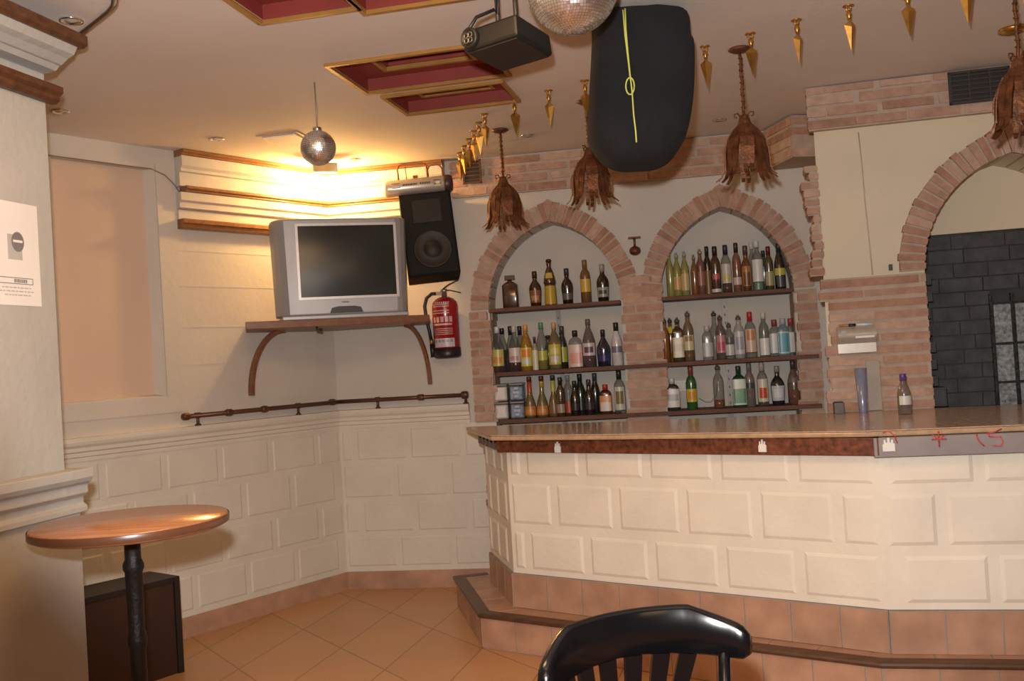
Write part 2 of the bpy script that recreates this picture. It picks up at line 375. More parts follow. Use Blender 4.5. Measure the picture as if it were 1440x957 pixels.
# cornice: wood strips and stepped white fascia
c_ = MB()
SE = .80
mitre_run(c_, [(0, 2.36), (.035, 2.37), (.035, 2.40), (.05, 2.41), (.05, 2.455), (0, 2.455)], -1.10, SE)
mitre_run(c_, [(0, 2.486), (.045, 2.49), (.045, 2.565), (.06, 2.57), (.06, 2.585), (.075, 2.60), (.075, 2.655), (0, 2.655)], -1.10, SE)
mitre_run(c_, [(0, 2.28), (.016, 2.28), (.016, 2.36), (0, 2.36)], -1.10, SE)
struct(c_.build('trim_2', plaster))
for nm, z0, z1, d in (('trim_3', 2.652, 2.689, .095), ('trim_4', 2.452, 2.490, .075), ('trim_5', 2.252, 2.305, .065)):
    m_ = MB(); mitre_run(m_, [(0, z0), (d * .6, z0), (d * .8, z0 + .008), (d * .8, (z0 + z1) / 2 - .003), (d, (z0 + z1) / 2 + .003), (d, z1 - .006), (d * .9, z1), (0, z1)], -1.10 if nm != 'trim_4' else -1.075, SE if nm != 'trim_5' else .60)
    struct(m_.build(nm, orangewood))

# wall_near: the white pillar on the left, end edge at s=0
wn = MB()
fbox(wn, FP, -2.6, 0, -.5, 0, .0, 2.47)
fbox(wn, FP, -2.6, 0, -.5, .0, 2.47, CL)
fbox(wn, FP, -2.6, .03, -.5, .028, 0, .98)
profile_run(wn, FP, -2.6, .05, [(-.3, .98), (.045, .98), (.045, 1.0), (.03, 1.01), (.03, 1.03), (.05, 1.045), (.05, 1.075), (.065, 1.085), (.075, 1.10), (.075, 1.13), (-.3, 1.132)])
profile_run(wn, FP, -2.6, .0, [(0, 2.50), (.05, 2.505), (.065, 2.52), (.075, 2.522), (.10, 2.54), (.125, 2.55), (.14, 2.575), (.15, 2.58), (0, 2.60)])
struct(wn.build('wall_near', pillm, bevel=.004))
m_ = MB(); profile_run(m_, FP, -2.6, .02, [(0, 2.575), (.15, 2.575), (.165, 2.585), (.165, 2.615), (.15, 2.625), (0, 2.625)]); struct(m_.build('trim_6', darkwood))
m_ = MB(); profile_run(m_, FP, -2.6, .03, [(0, 2.40), (.02, 2.40), (.035, 2.41), (.035, 2.425), (.05, 2.435), (.05, 2.455), (.03, 2.465), (0, 2.468)]); struct(m_.build('trim_7', darkwood))

# wall_right: the thick pier with the big arch
RA = (.905, .425); RRISE = .535; RD = .34
wr = MB()
wr.prism([(0, 0), (RA[0] - RA[1], 0), (RA[0] - RA[1], 1.10), (.13, 1.10)], 0, CL, m=FR.m)
l, r, _, _ = arch_pts(RA[0], RA[1], RRISE, 1.73, 12); pts = l + r[1:]
for i in range(len(pts) - 1):
    p, q = pts[i], pts[i + 1]
    fprism(wr, FR, [(p[0], p[1]), (q[0], q[1]), (q[0], CL), (p[0], CL)], -RD, 0)
fbox(wr, FR, RA[0] + RA[1], 4.2, -RD, 0, 0, CL)
fbox(wr, FR, .2, 4.2, -RD - .1, -RD, 1.93, CL)      # white tympanum closing the top of the opening
struct(wr.build('wall_right', plasterR))
wd = MB()                                             # dark stone wall filling the opening
fbox(wd, FR, .47, 1.40, -RD - .12, -RD - .02, .3, 1.93, 1)
z = .95; k = 0
while z < 1.92:
    x = .48 - (.12 if k % 2 else 0); h = min(.075, 1.925 - z)
    while x < 1.38:
        w_ = random.uniform(.16, .26); x0 = max(x, .48); x1 = min(x + w_, 1.38)
        if not (x1 > .855 and x0 < 1.10 and z < 1.56) and x1 - x0 > .03: fbox(wd, FR, x0, x1, -RD - .03, -RD - .008 + random.uniform(-.004, .004), z, z + h - .008, 0)
        elif x0 < .82 and z < 1.56: fbox(wd, FR, x0, .85, -RD - .03, -RD - .01, z, z + h - .008, 0)
        x += w_ + .006
    z += h; k += 1
z = .98                                               # toothed dark quoins down the reveal
while z < 1.70:
    fbox(wd, FR, .481, .481 + random.choice((.03, .045)), -RD, -.10, z, z + .05, 0); z += .085
struct(wd.build('wall_recess', [darkbrick, darkmort]))
win = MB(); fbox(win, FR, .855, 1.10, -RD - .03, -RD - .012, .96, 1.555); 
win = struct(win.build('window_1', mat('frosted_pane', (.24, .26, .27), .35, var=.6, scale=55)))
g = MB()
for s_ in (.852, .955, 1.06): fbox(g, FR, s_ - .009, s_ + .009, -RD - .022, -RD + .004, .95, 1.60)
for z in (.965, 1.14, 1.34, 1.55): fbox(g, FR, .845, 1.11, -RD - .022, -RD, z - .006, z + .006)
g.build('window_bar', iron, win)
# rest of the room, behind and beside the camera
o_ = MB(); o_.box(-5, 5, -2.6, -2.5, 0, CL); struct(o_.build('wall_front', plaster))
o_ = MB(); o_.box(4.6, 4.7, -2.6, 4.2, 0, CL); struct(o_.build('wall_side', plaster))

# ------------------------------------------------------------------ BRICKWORK
def thing_mesh(mb, name, mats, label, cat, group=None, **k): return tag(mb.build(name, mats, **k), label, cat, group)
for (c, half), lab in ((A1, 'left pointed brick arch over the first niche of bottles'), (A2, 'middle pointed brick arch over the second niche of bottles')):
    m_ = MB(); voussoirs(m_, FW, c, half, RISE, ZS, .119, 17, -ND + .01, .03)
    thing_mesh(m_, 'brick_arch', BM, lab, 'arch', 'pointed brick arches', origin=FW.w(c, 0, ZS))
m_ = MB(); voussoirs(m_, FR, RA[0], RA[1], RRISE, 1.73, .122, 19, -RD + .02, .035)
thing_mesh(m_, 'brick_arch', BM, 'large pointed brick arch at right over the dark stone opening', 'arch', 'pointed brick arches', origin=FR.w(RA[0], 0, 1.73))
m_ = MB(); bricks(m_, FW, .905, 1.062, 1.035, ZS - .012, .0, .032, .16, jagr=.045); bricks(m_, FW, 1.036, 1.06, 1.035, ZS - .02, -ND + .005, -.002, .2, jagr=.035)
thing_mesh(m_, 'brick_jamb', BM, 'brick jamb left of the first niche, by the extinguisher', 'brick pillar', origin=FW.w(.97, 0, ZN))
m_ = MB(); bricks(m_, FW, 1.845, 2.12, ZN, ZS + .15, .0, .032, .2, jagl=.035, jagr=.035)
thing_mesh(m_, 'brick_pillar', BM, 'brick pillar between the two bottle niches', 'brick pillar', origin=FW.w(1.97, 0, ZN))
m_ = MB(); bricks(m_, FW, 2.868, 3.02, ZN, ZS - .012, .0, .032, .16, jagl=.045); bricks(m_, FW, 2.862, 2.886, ZN, ZS - .02, -ND + .005, -.002, .2, jagl=.03)
thing_mesh(m_, 'brick_jamb', BM, 'narrow brick jamb right of the second niche', 'brick pillar', origin=FW.w(2.94, 0, ZN))
m_ = MB(); bricks(m_, FR, -.03, .478, .55, 1.722, .0, .034, .5, .040, .016, jagl=.05)
thing_mesh(m_, 'brick_pier', BM, 'broad brick pier below the cream panel at right', 'brick pillar', origin=FR.w(.22, 0, .55))
m_ = MB()                                            # quoins on the return face of the right pier
bricks(m_, FR, -.085, .020, 1.745, 2.30, -.12, .008, .14, .032, .012, jagl=.055, jagr=.015)
thing_mesh(m_, 'brick_quoin', BM, 'rough toothed brick edge beside the cream panel', 'brick edge', origin=FR.w(0, 0, 1.74))
m_ = MB(); bricks(m_, FW, .84, 2.80, 2.455, 2.685, 0, .035, .25)
ch0 = FW.w(2.78, 0, 0); ch1 = Vector((1.66, 5.42, 0)); v = ch1 - ch0
FC = Fr(tuple(ch0)[:2], math.atan2(v.y, v.x)); 
bricks(m_, FC, 0, v.length, 2.455, 2.685, -.30, .03, .25)
thing_mesh(m_, 'brick_frieze', BM, 'band of brick under the ceiling above the two niches', 'brick band', origin=FW.w(1.8, 0, 2.45))
m_ = MB(); bricks(m_, FR, -.03, 3.2, 2.475, 2.685, 0, .045, .25)
thing_mesh(m_, 'brick_frieze', BM, 'band of brick under the ceiling above the cream panel at right', 'brick band', origin=FR.w(.6, 0, 2.47))

# ------------------------------------------------------------------ BAR
zt = 1.05
F0 = Vector((-.132, 4.732, 0)); F1 = Vector((1.367, 3.825, 0)); F2 = F1 + FBR.e * 2.2
dn = (F1 - F0).normalized(); bn = Vector((-dn.y, dn.x, 0))
E0 = Vector((-.288, 5.46, 0))
E1 = F1 + bn * .76 + dn * .18
hit_t = E1
bar = empty('bar_counter', (1.0, 4.35, 0), 'cream panelled bar front with brown and grey fascia', 'bar')
bp_ = MB()
B0, B1 = FB.o.copy(), FBR.o.copy(); B2 = B1 + FBR.e * 2.2; S0 = FS.o.copy()
def off(poly): return [(p.x, p.y) for p in poly]
bp_.prism(off([S0, B0, B1, B2, B2 - FBR.n * .14, B1 - (FBR.n + FB.n) * .07, B0 - FB.n * .14 + FB.e * .12, S0 + FS.n * -.14]), .34, .965)
rows = [(.337, .569), (.569, .812), (.812, 1.06)]
def brows(fr, L, offs, p): 
    blocks(bp_, fr, 0, L, [(.345, .569), (.569, .812), (.812, 1.01)], p, offs, gap=.021, ch=.015, h=.007)
brows(FB, BL, [.10, .272, .10], .345); brows(FBR, 2.2, [.05, .22, .02], .345); brows(FS, SL, [.1, -.05, .1], .2)
# trim the top row of panels off at the fascia: it slides up behind the fascia board
bp_.build('panelled_front', barm, bar)
pl = MB()
def pl_tiles(fr, L, w, z0, z1, d1):
    x = 0
    while x < L - .01:
        x1 = min(x + w, L); fbox(pl, fr, x + .003, x1 - .003, 0, d1, z0, z1); x = x1
    fbox(pl, fr, 0, L, -.02, d1 - .004, z0, z1 + .004, 1)
pl_tiles(FB, BL, .205, .17, .334, .012); pl_tiles(FBR, 2.2, .205, .17, .334, .012); pl_tiles(FS, SL, .205, .17, .334, .012)
pl.build('tiled_plinth', [terra, grout], bar)
fa = MB(); fbox(fa, FB, -.02, BL + .02, -.08, .055, .952, 1.022)
e_ = MB(); fbox(e_, FS, 0, SL + .0, -.05, .055, .952, 1.022)
fb = fa.build('fascia_board', fascb, bar, bevel=.003); fb['label'] = 'rust brown fascia board'
es = MB()
fbox(es, FS, 0, SL, -.05, .03, .952, 1.022)
for k in range(5): fbox(es, FS, .06 + k * .1, .10 + k * .1, .03, .045, .96, 1.016)
o = es.build('fascia_end', darkwood, bar); o['label'] = 'dark notched end of the fascia'
fg = MB(); fbox(fg, FBR, -.02, 2.2, -.08, .055, .945, 1.022); o = fg.build('fascia_board', fascg, bar, bevel=.003); o['label'] = 'grey fascia board'
je = MB(); z = .34
while z < .95:
    h = random.uniform(.03, .06); fbox(je, FS, -.05 - random.random() * .02, -.001, -.13, random.uniform(-.03, .0), z, min(z + h, .955), random.choice((0, 1))); z += h
o = je.build('rough_edge', [mortar, brickA], bar); o['label'] = 'rough broken masonry edge'
# little ornaments on the fascia
def castle(fr, s, z, d, m_, w=.034, h=.05):
    P = [(-1, 0), (1, 0), (1, .55), (.75, .6), (.75, .85), (.45, .85), (.4, .65), (.2, .65), (.18, 1), (-.18, 1), (-.2, .65), (-.45, .65), (-.5, .85), (-.75, .85), (-.8, .55), (-1, .5)]
    fprism(m_, fr, [(s + x * w / 2, z + y * h) for x, y in P], d, d + .006)
for fr, px, py, lab in ((FB, 785, 636, 'white tower-shaped cut-out on the brown fascia, left one'), (FB, 1073, 635, 'white tower-shaped cut-out on the brown fascia, right one'), (FBR, 1250, 634, 'white tower-shaped cut-out on the grey fascia')):
    s_, z_ = fr.hit(px, py, .055); m_ = MB(); castle(fr, s_, z_, .055, m_, .034 if px < 1200 else .045, .052)
    thing_mesh(m_, 'tower_ornament', white, lab, 'ornament', 'tower ornaments', origin=fr.w(s_, .055, z_))
redgl = mat('red_led_paint', (.55, .06, .05), .4, var=.4, scale=80)  # red LED light put into plain paint, no emission
m_ = MB(); s_, z_ = FBR.hit(1320, 617, .055)
for a in (90, 35, 145, 270, 0, 180): m_.tube([FBR.w(s_, .060, z_), FBR.w(s_ + .027 * math.cos(D(a)), .060, z_ + .03 * math.sin(D(a)))], .0028, 6)
thing_mesh(m_, 'red_ornament', redgl, 'painted red LED flower on the grey fascia', 'ornament', origin=FBR.w(s_, .055, z_))
m_ = MB(); s_, z_ = FBR.hit(1395, 617, .055)
def seg(mb_, pts, r=.0026): mb_.tube([FBR.w(s_ + x, .060, z_ + y) for x, y in pts], r, 6)
seg(m_, [(-.055, .022), (-.05, .0), (-.04, -.015), (-.03, -.024)])
seg(m_, [(-.018, .022), (.012, .028), (.035, .038)]); seg(m_, [(-.01, .01), (.03, .008), (.036, -.012), (.03, -.026), (.0, -.025)]); seg(m_, [(-.012, .022), (-.01, .01)])
thing_mesh(m_, 'red_ornament', redgl, 'painted red LED curl marks on the grey fascia near the right edge', 'ornament', origin=FBR.w(s_, .055, z_))
m_ = MB(); s_, z_ = FBR.hit(1253, 612, .055)
seg(m_, [(-.03, .012), (-.01, .02), (.012, .0), (.02, -.03)])
thing_mesh(m_, 'red_ornament', redgl, 'painted red LED arc over the white tower cut-out', 'ornament', origin=FBR.w(s_, .055, z_))
# countertop
ctp = empty('countertop', (1.0, 4.6, zt - .022), 'polished stone bar countertop with pale brown edge', 'countertop')
q = FR.w(.0, .002, 0)
# back line meets the pier
tt = ((FR.o - (E0 + bn * 0)).dot(FR.n)) / dn.dot(FR.n)
Eb0 = F0 + bn * .76 + dn * .05
tt = ((FR.o + FR.n * .046 - Eb0).dot(FR.n)) / dn.dot(FR.n); Emeet = Eb0 + dn * tt
back = FR.w(4.0, .03, 0)
Fend = F1 + FBR.e * 2.2; Bend = FR.w((Fend - FR.o).dot(FR.e), .046, 0)
poly = off([F0, F1, Fend, Bend, Emeet, E0])
tp = MB(); tp.prism(poly, zt - .004, zt); tp.build('stone_top', countm, ctp)
ed = MB(); ed.prism(poly, zt - .026, zt - .005); ed.build('counter_edge', edgem, ctp, bevel=.006)
# the step in front
q0 = Vector((-.233, 4.821, 0)); q1 = Vector((-.406, 5.681, 0)); q2 = Vector((-.23, 5.72, 0)); q3 = Vector((1.339, 3.742, 0)); q4 = q3 + FBR.e * 2.3
stp = empty('bar_step', (.6, 4.3, 0), 'terracotta tiled step with dark wood nosing along the bar', 'step')
sb = MB(); back_ = [B2 + FBR.n * .03, B1 + (FBR.n + FB.n) * .015, B0 + FB.n * .03 + FS.n * .03, S0 + FS.n * .03]
sb.prism(off([q0, q3, q4] + [B2 - FBR.n * .1, B1 - FBR.n * .1, B0 - FB.n * .1, q2, q1]), 0, .166, 1)
def risers(a, c, w=.205, dz=0, x0_=0):
    d = (c - a); L = d.length; fr = Fr((a.x, a.y), math.atan2(d.y, d.x)); x = 0
    while x < L - .01:
        x1 = min(x + w, L); fbox(sb, fr, x + .003, x1 - .003, 0, .004, .004, .15); x = x1
    x = x0_
    while x < L - .01:
        x1 = min(x + w, L); fbox(sb, fr, x + .003, x1 - .003, -.19, -.03, .160, .168 + dz); x = x1
risers(q0, q3); risers(q3, q4, dz=.0012); risers(q1, q0, dz=.0024)
sb.build('tiled_body', [terra, grout], stp)
ns = MB()
def sweep(mb_, pts, prof_):           # prof_ (outward, z) swept along an open plan polyline with mitred corners; outward = right-hand side
    rings = []
    for i, p in enumerate(pts):
        d0 = (p - pts[i - 1]).normalized() if i else (pts[1] - p).normalized(); d1 = (pts[i + 1] - p).normalized() if i < len(pts) - 1 else d0
        n0 = Vector((d0.y, -d0.x, 0)); n1 = Vector((d1.y, -d1.x, 0)); m_ = (n0 + n1).normalized(); m_ = m_ / max(.3, m_.dot(n0))
        rings.append([p + m_ * a + Vector((0, 0, z)) for a, z in prof_])
    n = len(prof_); vs = [v for r in rings for v in r]
    mb_.add(vs, [tuple(range(n))[::-1], tuple(range(len(vs) - n, len(vs)))] + [(j * n + i, j * n + (i + 1) % n, (j + 1) * n + (i + 1) % n, (j + 1) * n + i) for j in range(len(rings) - 1) for i in range(n)])
sweep(ns, [q2, q1, q0, q3, q4], [(-.045, .150), (.010, .150), (.018, .156), (.02, .163), (.016, .171), (.005, .174), (-.045, .174)])
ns.build('wood_nosing', wood('nosing_wood', (.065, .030, .014), (.11, .052, .026), .4), stp)

# ------------------------------------------------------------------ SHELVES in the niches
ZT, ZM, ZB = 1.733, 1.334, 1.040
def shelf(s0, s1, z, lab, d0=-ND + .003, d1=.058, grp='dark wood bottle shelves'):
    mid = (s0 + s1) / 2
    o = MB(); fbox(o, FW, s0, s1, d0, d1, z - .024, z); return thing_mesh(o, 'bottle_shelf', shelfwood, lab, 'shelf', grp, origin=FW.w(mid, 0, z), bevel=.003)
def shelf_wide(z, lab):
    root = MB(); fbox(root, FW, 1.065, 3.0, .034, .060, z - .024, z)
    for c, half in (A1, A2): fbox(root, FW, c - half + .05, c + half - .05, -ND + .003, .034, z - .024, z)
    return thing_mesh(root, 'bottle_shelf', shelfwood, lab, 'shelf', 'dark wood bottle shelves', origin=FW.w(2, 0, z))
shelf(A1[0] - A1[1] + .003, A1[0] + A1[1] - .003, ZT, 'top shelf of the left niche with six bottles')
shelf(A2[0] - A2[1] + .003, A2[0] + A2[1] - .003, ZT, 'top shelf of the right niche, crowded with bottles')
shelf_wide(ZM, 'middle shelf running through both niches'); shelf_wide(ZB, 'lowest shelf running through both niches')
slot = mat('grey_shelf_upright', (.16, .14, .13), .45, .6)
for px, py, lab in ((786, 455, 'grey slotted shelf upright at the back of the left niche'), (1019, 440, 'grey slotted shelf upright at the back of the right niche')):
    s_, _ = FW.hit(px, py, -ND)
    o = MB(); fbox(o, FW, s_ - .014, s_ + .014, -ND + .0005, -ND + .012, .75, ZT - .026)
    z = .8
    while z < 1.7: fbox(o, FW, s_ - .003, s_ + .003, -ND + .012, -ND + .0125, z, z + .015, 1); z += .05
    thing_mesh(o, 'shelf_upright', [slot, inkdark], lab, 'shelf upright', 'shelf uprights', origin=FW.w(s_, -ND, .75))

# ------------------------------------------------------------------ BOTTLES
def prof(kind, H, r):
    nk = min(.0135, r * .42)
    if kind == 'std': P = [(.93, 0), (1, .012), (1, .60), (.97, .65), (.80, .72), (.55, .77)]; N = [(nk * 1.05, .80), (nk, .82), (nk, .93)]
    elif kind == 'slope': P = [(.93, 0), (1, .012), (1, .50), (.94, .56), (.72, .68), (.5, .76)]; N = [(nk * 1.05, .82), (nk, .85), (nk, .93)]
    elif kind == 'round': P = [(.78, 0), (.84, .012), (.92, .25), (1, .42), (1, .50), (.92, .58), (.68, .66), (.45, .71)]; N = [(nk * 1.05, .75), (nk, .78), (nk, .93)]
    elif kind == 'pear': P = [(.85, 0), (.98, .06), (1, .16), (.96, .26), (.78, .40), (.55, .50), (.42, .56)]; N = [(nk * 1.05, .62), (nk, .68), (nk, .95)]
    elif kind == 'square': P = [(.95, 0), (1, .012), (1, .64), (.97, .69), (.78, .74), (.5, .77)]; N = [(nk * 1.1, .80), (nk, .82), (nk, .92)]
    elif kind == 'wide': P = [(.95, 0), (1, .012), (1, .58), (.98, .66), (.86, .74), (.6, .79)]; N = [(nk * 1.2, .81), (nk * 1.1, .84), (nk * 1.1, .92)]
    elif kind == 'slim': P = [(.93, 0), (1, .012), (1, .55), (.95, .62), (.7, .72), (.5, .78)]; N = [(nk * .9, .82), (nk * .85, .92)]
    elif kind == 'monk': P = [(.98, 0), (1, .012), (.93, .38), (.88, .46), (1.0, .475), (1.02, .50), (.86, .62), (.68, .72), (.5, .78)]; N = [(nk * 1.1, .82), (nk * 1.0, .85), (nk * 1.2, .90), (nk, .94)]
    elif kind == 'taper': P = [(.86, 0), (.90, .012), (1, .45), (.96, .52), (.62, .66), (.45, .72)]; N = [(nk, .78), (nk * .9, .84), (nk * .9, .93)]
    else: P = [(.95, 0), (1, .012), (1, .7), (.6, .78)]; N = [(nk, .82), (nk, .92)]
    return [(x * r, z * H) for x, z in P] + [(x, z * H) for x, z in N]
def rad_at(P, z):
    for (r0_, z0), (r1_, z1) in zip(P, P[1:]):
        if z0 <= z <= z1 and z1 > z0: return r0_ + (r1_ - r0_) * (z - z0) / (z1 - z0)
    return P[0][0]
def sub(P, z0, z1, g):
    zs = [z0] + [z for _, z in P if z0 < z < z1] + [z1]; return [(rad_at(P, z) + g, z) for z in zs]
def bottle(kind, x, ybase, ytop, wpx, zs, d, body, lab, liquid=None, label=None, cap=('std', (.02, .02, .02)), foil=None, group='bottles', at=None, yaw=None, cat='bottle'):
    """body: (colour, opacity) glass; liquid: (colour, level); label: list of (z0,z1,colour); cap: (kind, colour)"""
    if at is None:
        s_, _ = FW.hit(x, ybase, d); base = FW.w(s_, d, zs); zt_ = FW.hit(x, ytop, d)[1]; dist = base.y
    else: base = at; dist = base.y; zt_ = at_y(x, ytop, base.y).z
    H = min(max(.08, zt_ - zs), .262 if abs(zs - 1.04) < .001 and at is None else 9); r = wpx / 2 * dist / F * .925
    ang = FW.a if yaw is None else yaw
    P = prof(kind, H, r); ex = {'square': 6, 'decanter': 6, 'wide': 3.2}.get(kind, 2); sy = {'square': .9, 'wide': .62, 'decanter': .55}.get(kind, 1)
    root = empty('bottle', base, lab, cat, group)
    mm = T(*base) @ RZ(ang)
    def L_(pr, m, name, par=root, n=20, cap_=True):
        o = MB(mm); o.lathe(pr, n, sx=1, sy=sy, ex=ex, cap=cap_); return o.build(name, m, par)
    def N_(pr, m, name, par=root):
        o = MB(mm); o.lathe(pr, 14); return o.build(name, m, par)
    nb = len(P)
    body_m = gmat(body[0], body[1]) if body[1] < .95 else mat_op(body[0])
    # body glass (superelliptic below, neck round is close enough at this size)
    b_ = L_(P, body_m, 'glass')
    if liquid:
        z1 = liquid[1] * H; lp = [(rr - .0015, z) for rr, z in sub(P, .004, z1, 0)]
        L_(lp, mat_op(liquid[0], .2), 'liquid', b_)
    if label:
        for i, (a, c, col) in enumerate(label):
            pr = [(rr + .0012 + .0004 * i, z) for rr, z in sub(P, a * H, c * H, 0)]
            o = MB(mm); n = 20; vs = []; fs = []; spans = 12; half = D(64 if i == 0 else 40)
            for rr, z in pr:
                for k in range(spans + 1):
                    t_ = -PI / 2 - half + 2 * half * k / spans; cx, qy = math.cos(t_), math.sin(t_); e_ = 2 / ex
                    vs.append((rr * math.copysign(abs(cx) ** e_, cx), rr * sy * math.copysign(abs(qy) ** e_, qy), z))
            for j in range(len(pr) - 1):
                for k in range(spans): fs.append((j * (spans + 1) + k, j * (spans + 1) + k + 1, (j + 1) * (spans + 1) + k + 1, (j + 1) * (spans + 1) + k))
            o.add(vs, fs, 0, True); lo_ = o.build('label' if i == 0 else 'label_print', pmat(col, .35), root if i == 0 else first_label)
            if i == 0: first_label = lo_
    if foil:
        N_([(rr + .001, z) for rr, z in sub(P, foil[0] * H, P[-1][1], 0)], pmat(foil[1], .35), 'neck_foil')
    rn, zn = P[-1]; rn += .0018; ck, cc = cap; cm = pmat(cc, .35)
    if ck == 'std': N_([(rn, zn - .02), (rn, H - .002), (rn * .9, H)], cm, 'cap')
    elif ck == 'tall': N_([(rn, H * .80), (rn * 1.02, H - .003), (rn * .9, H)], cm, 'cap')
    elif ck == 'ball': N_([(rn, zn - .005), (rn * 1.25, (zn + H) / 2), (rn * .9, H)], cm, 'cap')
    elif ck == 'pour':
        o = MB(mm); o.lathe([(rn, zn - .008), (rn * 1.05, zn + .006), (rn * .6, zn + .012)], 12); o.tube([(0, 0, zn + .01), (0.001, 0, zn + .02), (.006, 0, H)], [.004, .0035, .0025], 8)
        o.tube([(-.007, 0, zn + .006), (-.007, 0, zn + .022)], .002, 6); o.build('pourer', cm, root)
    elif ck == 'stopper':
        o = MB(mm); o.box(-r * .62, r * .62, -r * .3, r * .3, H * .87, H); o.lathe([(rn, zn - .004), (rn, H * .87)], 12); o.build('stopper', cm, root)
    return root
_o = {}
def mat_op(c, rough=.27):
    if (c, rough) not in _o:
        m = _o[(c, rough)] = mat('dark_glass', c, rough, var=.15, scale=20, spec=.5, coat=1)
        b = m.node_tree.nodes['Principled BSDF']; b.inputs['Coat IOR'].default_value = 1.75; b.inputs['Coat Roughness'].default_value = .16
    return _o[(c, rough)]
CLR = ((.66, .68, .66), .13); K = (.02, .02, .02)
DK = ((.012, .008, .006), 1); DKB = ((.035, .015, .008), 1); 
fr_, bk_, mid_ = -.022, -.145, -.085
G1 = 'bottles on the top shelf of the left niche'; G2 = 'bottles on the middle shelf of the left niche'; G3 = 'bottles on the lowest shelf of the left niche'
G4 = 'bottles on the top shelf of the right niche'; G5 = 'bottles on the middle shelf of the right niche'; G6 = 'bottles on the lowest shelf of the right niche'
amber = (.22, .07, .015)
# left niche, top shelf
def B(*a, **k): return bottle(*a, **k)
B('decanter', 719, 432, 387, 24, ZT, fr_, ((.05, .018, .01), 1), 'square brown decanter with flat wide stopper', cap=('stopper', (.06, .03, .02)), group=G1, cat='decanter')
B('round', 754, 430, 381, 19, ZT, fr_, DKB, 'dark brown bottle with tan lower label beside the square decanter', label=[(.1, .45, (.22, .09, .03)), (.16, .3, (.42, .22, .1))], cap=('tall', (.04, .02, .012)), group=G1)
B('monk', 775, 429, 364, 19, ZT, fr_, ((.05, .016, .008), 1), 'tall brown bottle with bulging shoulder and mustard yellow lower half', label=[(.02, .42, (.45, .30, .02)), (.58, .7, (.52, .38, .06))], cap=('ball', (.03, .012, .008)), group=G1)
B('round', 799, 428, 377, 18, ZT, fr_, DK, 'black round-shouldered bottle fourth on the top left shelf', label=[(.12, .3, (.10, .10, .09))], cap=('tall', (.04, .03, .03)), group=G1)
B('std', 825, 426, 365, 16, ZT, fr_, ((.30, .15, .06), .6), 'tall amber bottle with bright yellow label, top left shelf', liquid=((.20, .08, .025), .55), label=[(.25, .55, (.55, .36, .05))], cap=('tall', (.20, .09, .05)), group=G1)
B('round', 849, 424, 371, 19, ZT, fr_, DK, 'black bottle with pale grey cap at the right end of the top left shelf', label=[(.12, .38, (.28, .30, .22)), (.2, .3, (.05, .06, .05))], cap=('tall', (.30, .28, .25)), group=G1)
# left niche, middle shelf
yl = (.55, .46, .06)
B('slope', 702, 524, 459, 20, ZM, fr_, CLR, 'clear bottle with yellow green label and white cap, far left of middle shelf', liquid=((.08, .012, .015), .3), label=[(.14, .5, (.46, .46, .12)), (.2, .34, (.55, .25, .05))], cap=('std', (.62, .64, .56)), group=G2)
B('slope', 709, 523, 461, 16, ZM, bk_, CLR, 'dark capped clear bottle half hidden behind the yellow green label bottle', liquid=((.05, .015, .02), .5), cap=('std', K), group=G2)
B('slope', 726, 524, 458, 19, ZM, -.035, CLR, 'clear bottle of dark red syrup with white label', liquid=((.07, .008, .015), .3), label=[(.2, .52, (.58, .52, .5)), (.24, .34, (.45, .28, .26))], cap=('std', (.55, .5, .46)), group=G2)
B('slope', 721, 523, 458, 15, ZM, bk_, CLR, 'black capped bottle right behind the white label red syrup bottle', liquid=((.10, .02, .03), .5), cap=('tall', K), group=G2)
B('slope', 742, 521, 456, 19, ZM, fr_, ((.62, .34, .04), .55), 'orange syrup bottle with yellow and orange fruit label and orange cap', liquid=((.42, .20, .015), .72), label=[(.1, .5, (.60, .50, .06)), (.3, .46, (.70, .20, .03)), (.14, .26, (.55, .56, .5))], cap=('std', (.70, .33, .08)), group=G2)
B('slope', 734, 522, 458, 14, ZM, bk_, CLR, 'black capped bottle behind the orange syrup bottle', liquid=((.16, .04, .05), .5), cap=('tall', K), group=G2)
B('slim', 754, 521, 473, 9, ZM, .02, ((.6, .55, .45), .6), 'very slim short bottle with pale label and dark cap', label=[(.02, .6, (.60, .55, .46))], cap=('tall', (.04, .03, .025)), group=G2)
B('slope', 764, 520, 453, 18, ZM, mid_, CLR, 'clear bottle half full of yellow syrup with green cap', liquid=((.42, .34, .03), .42), label=[(.2, .4, (.50, .46, .08))], cap=('std', (.12, .30, .14)), group=G2)
B('slope', 773, 519, 471, 14, ZM, bk_ - .02, ((.2, .15, .1), .5), 'low bottle with round dark cap behind the yellow syrup', cap=('ball', K), group=G2)
B('slope', 782, 518, 453, 20, ZM, fr_, ((.62, .55, .35), .4), 'syrup bottle with lemon yellow label and orange cap', liquid=((.40, .31, .03), .6), label=[(.1, .53, (.50, .44, .05)), (.14, .28, (.55, .52, .45)), (.32, .45, (.58, .55, .2))], cap=('std', (.62, .32, .14)), group=G2)
B('slope', 793, 518, 458, 15, ZM, -.12, ((.04, .03, .02), .85), 'dark bottle with yellow label tucked behind the lemon label bottle', label=[(.15, .5, (.42, .40, .05))], cap=('tall', (.06, .05, .045)), group=G2)
B('wide', 811, 516, 464, 21, ZM, fr_, CLR, 'short clear bottle with pale pink label and black cap', label=[(.03, .62, (.60, .42, .36)), (.12, .4, (.58, .24, .17))], cap=('std', K), group=G2)
B('slope', 830, 514, 448, 20, ZM, fr_, ((.5, .42, .42), .35), 'tall bottle with a little purple liquid and white label', liquid=((.12, .015, .07), .28), label=[(.24, .5, (.55, .48, .5)), (.3, .42, (.12, .06, .08))], cap=('std', (.12, .11, .11)), group=G2)
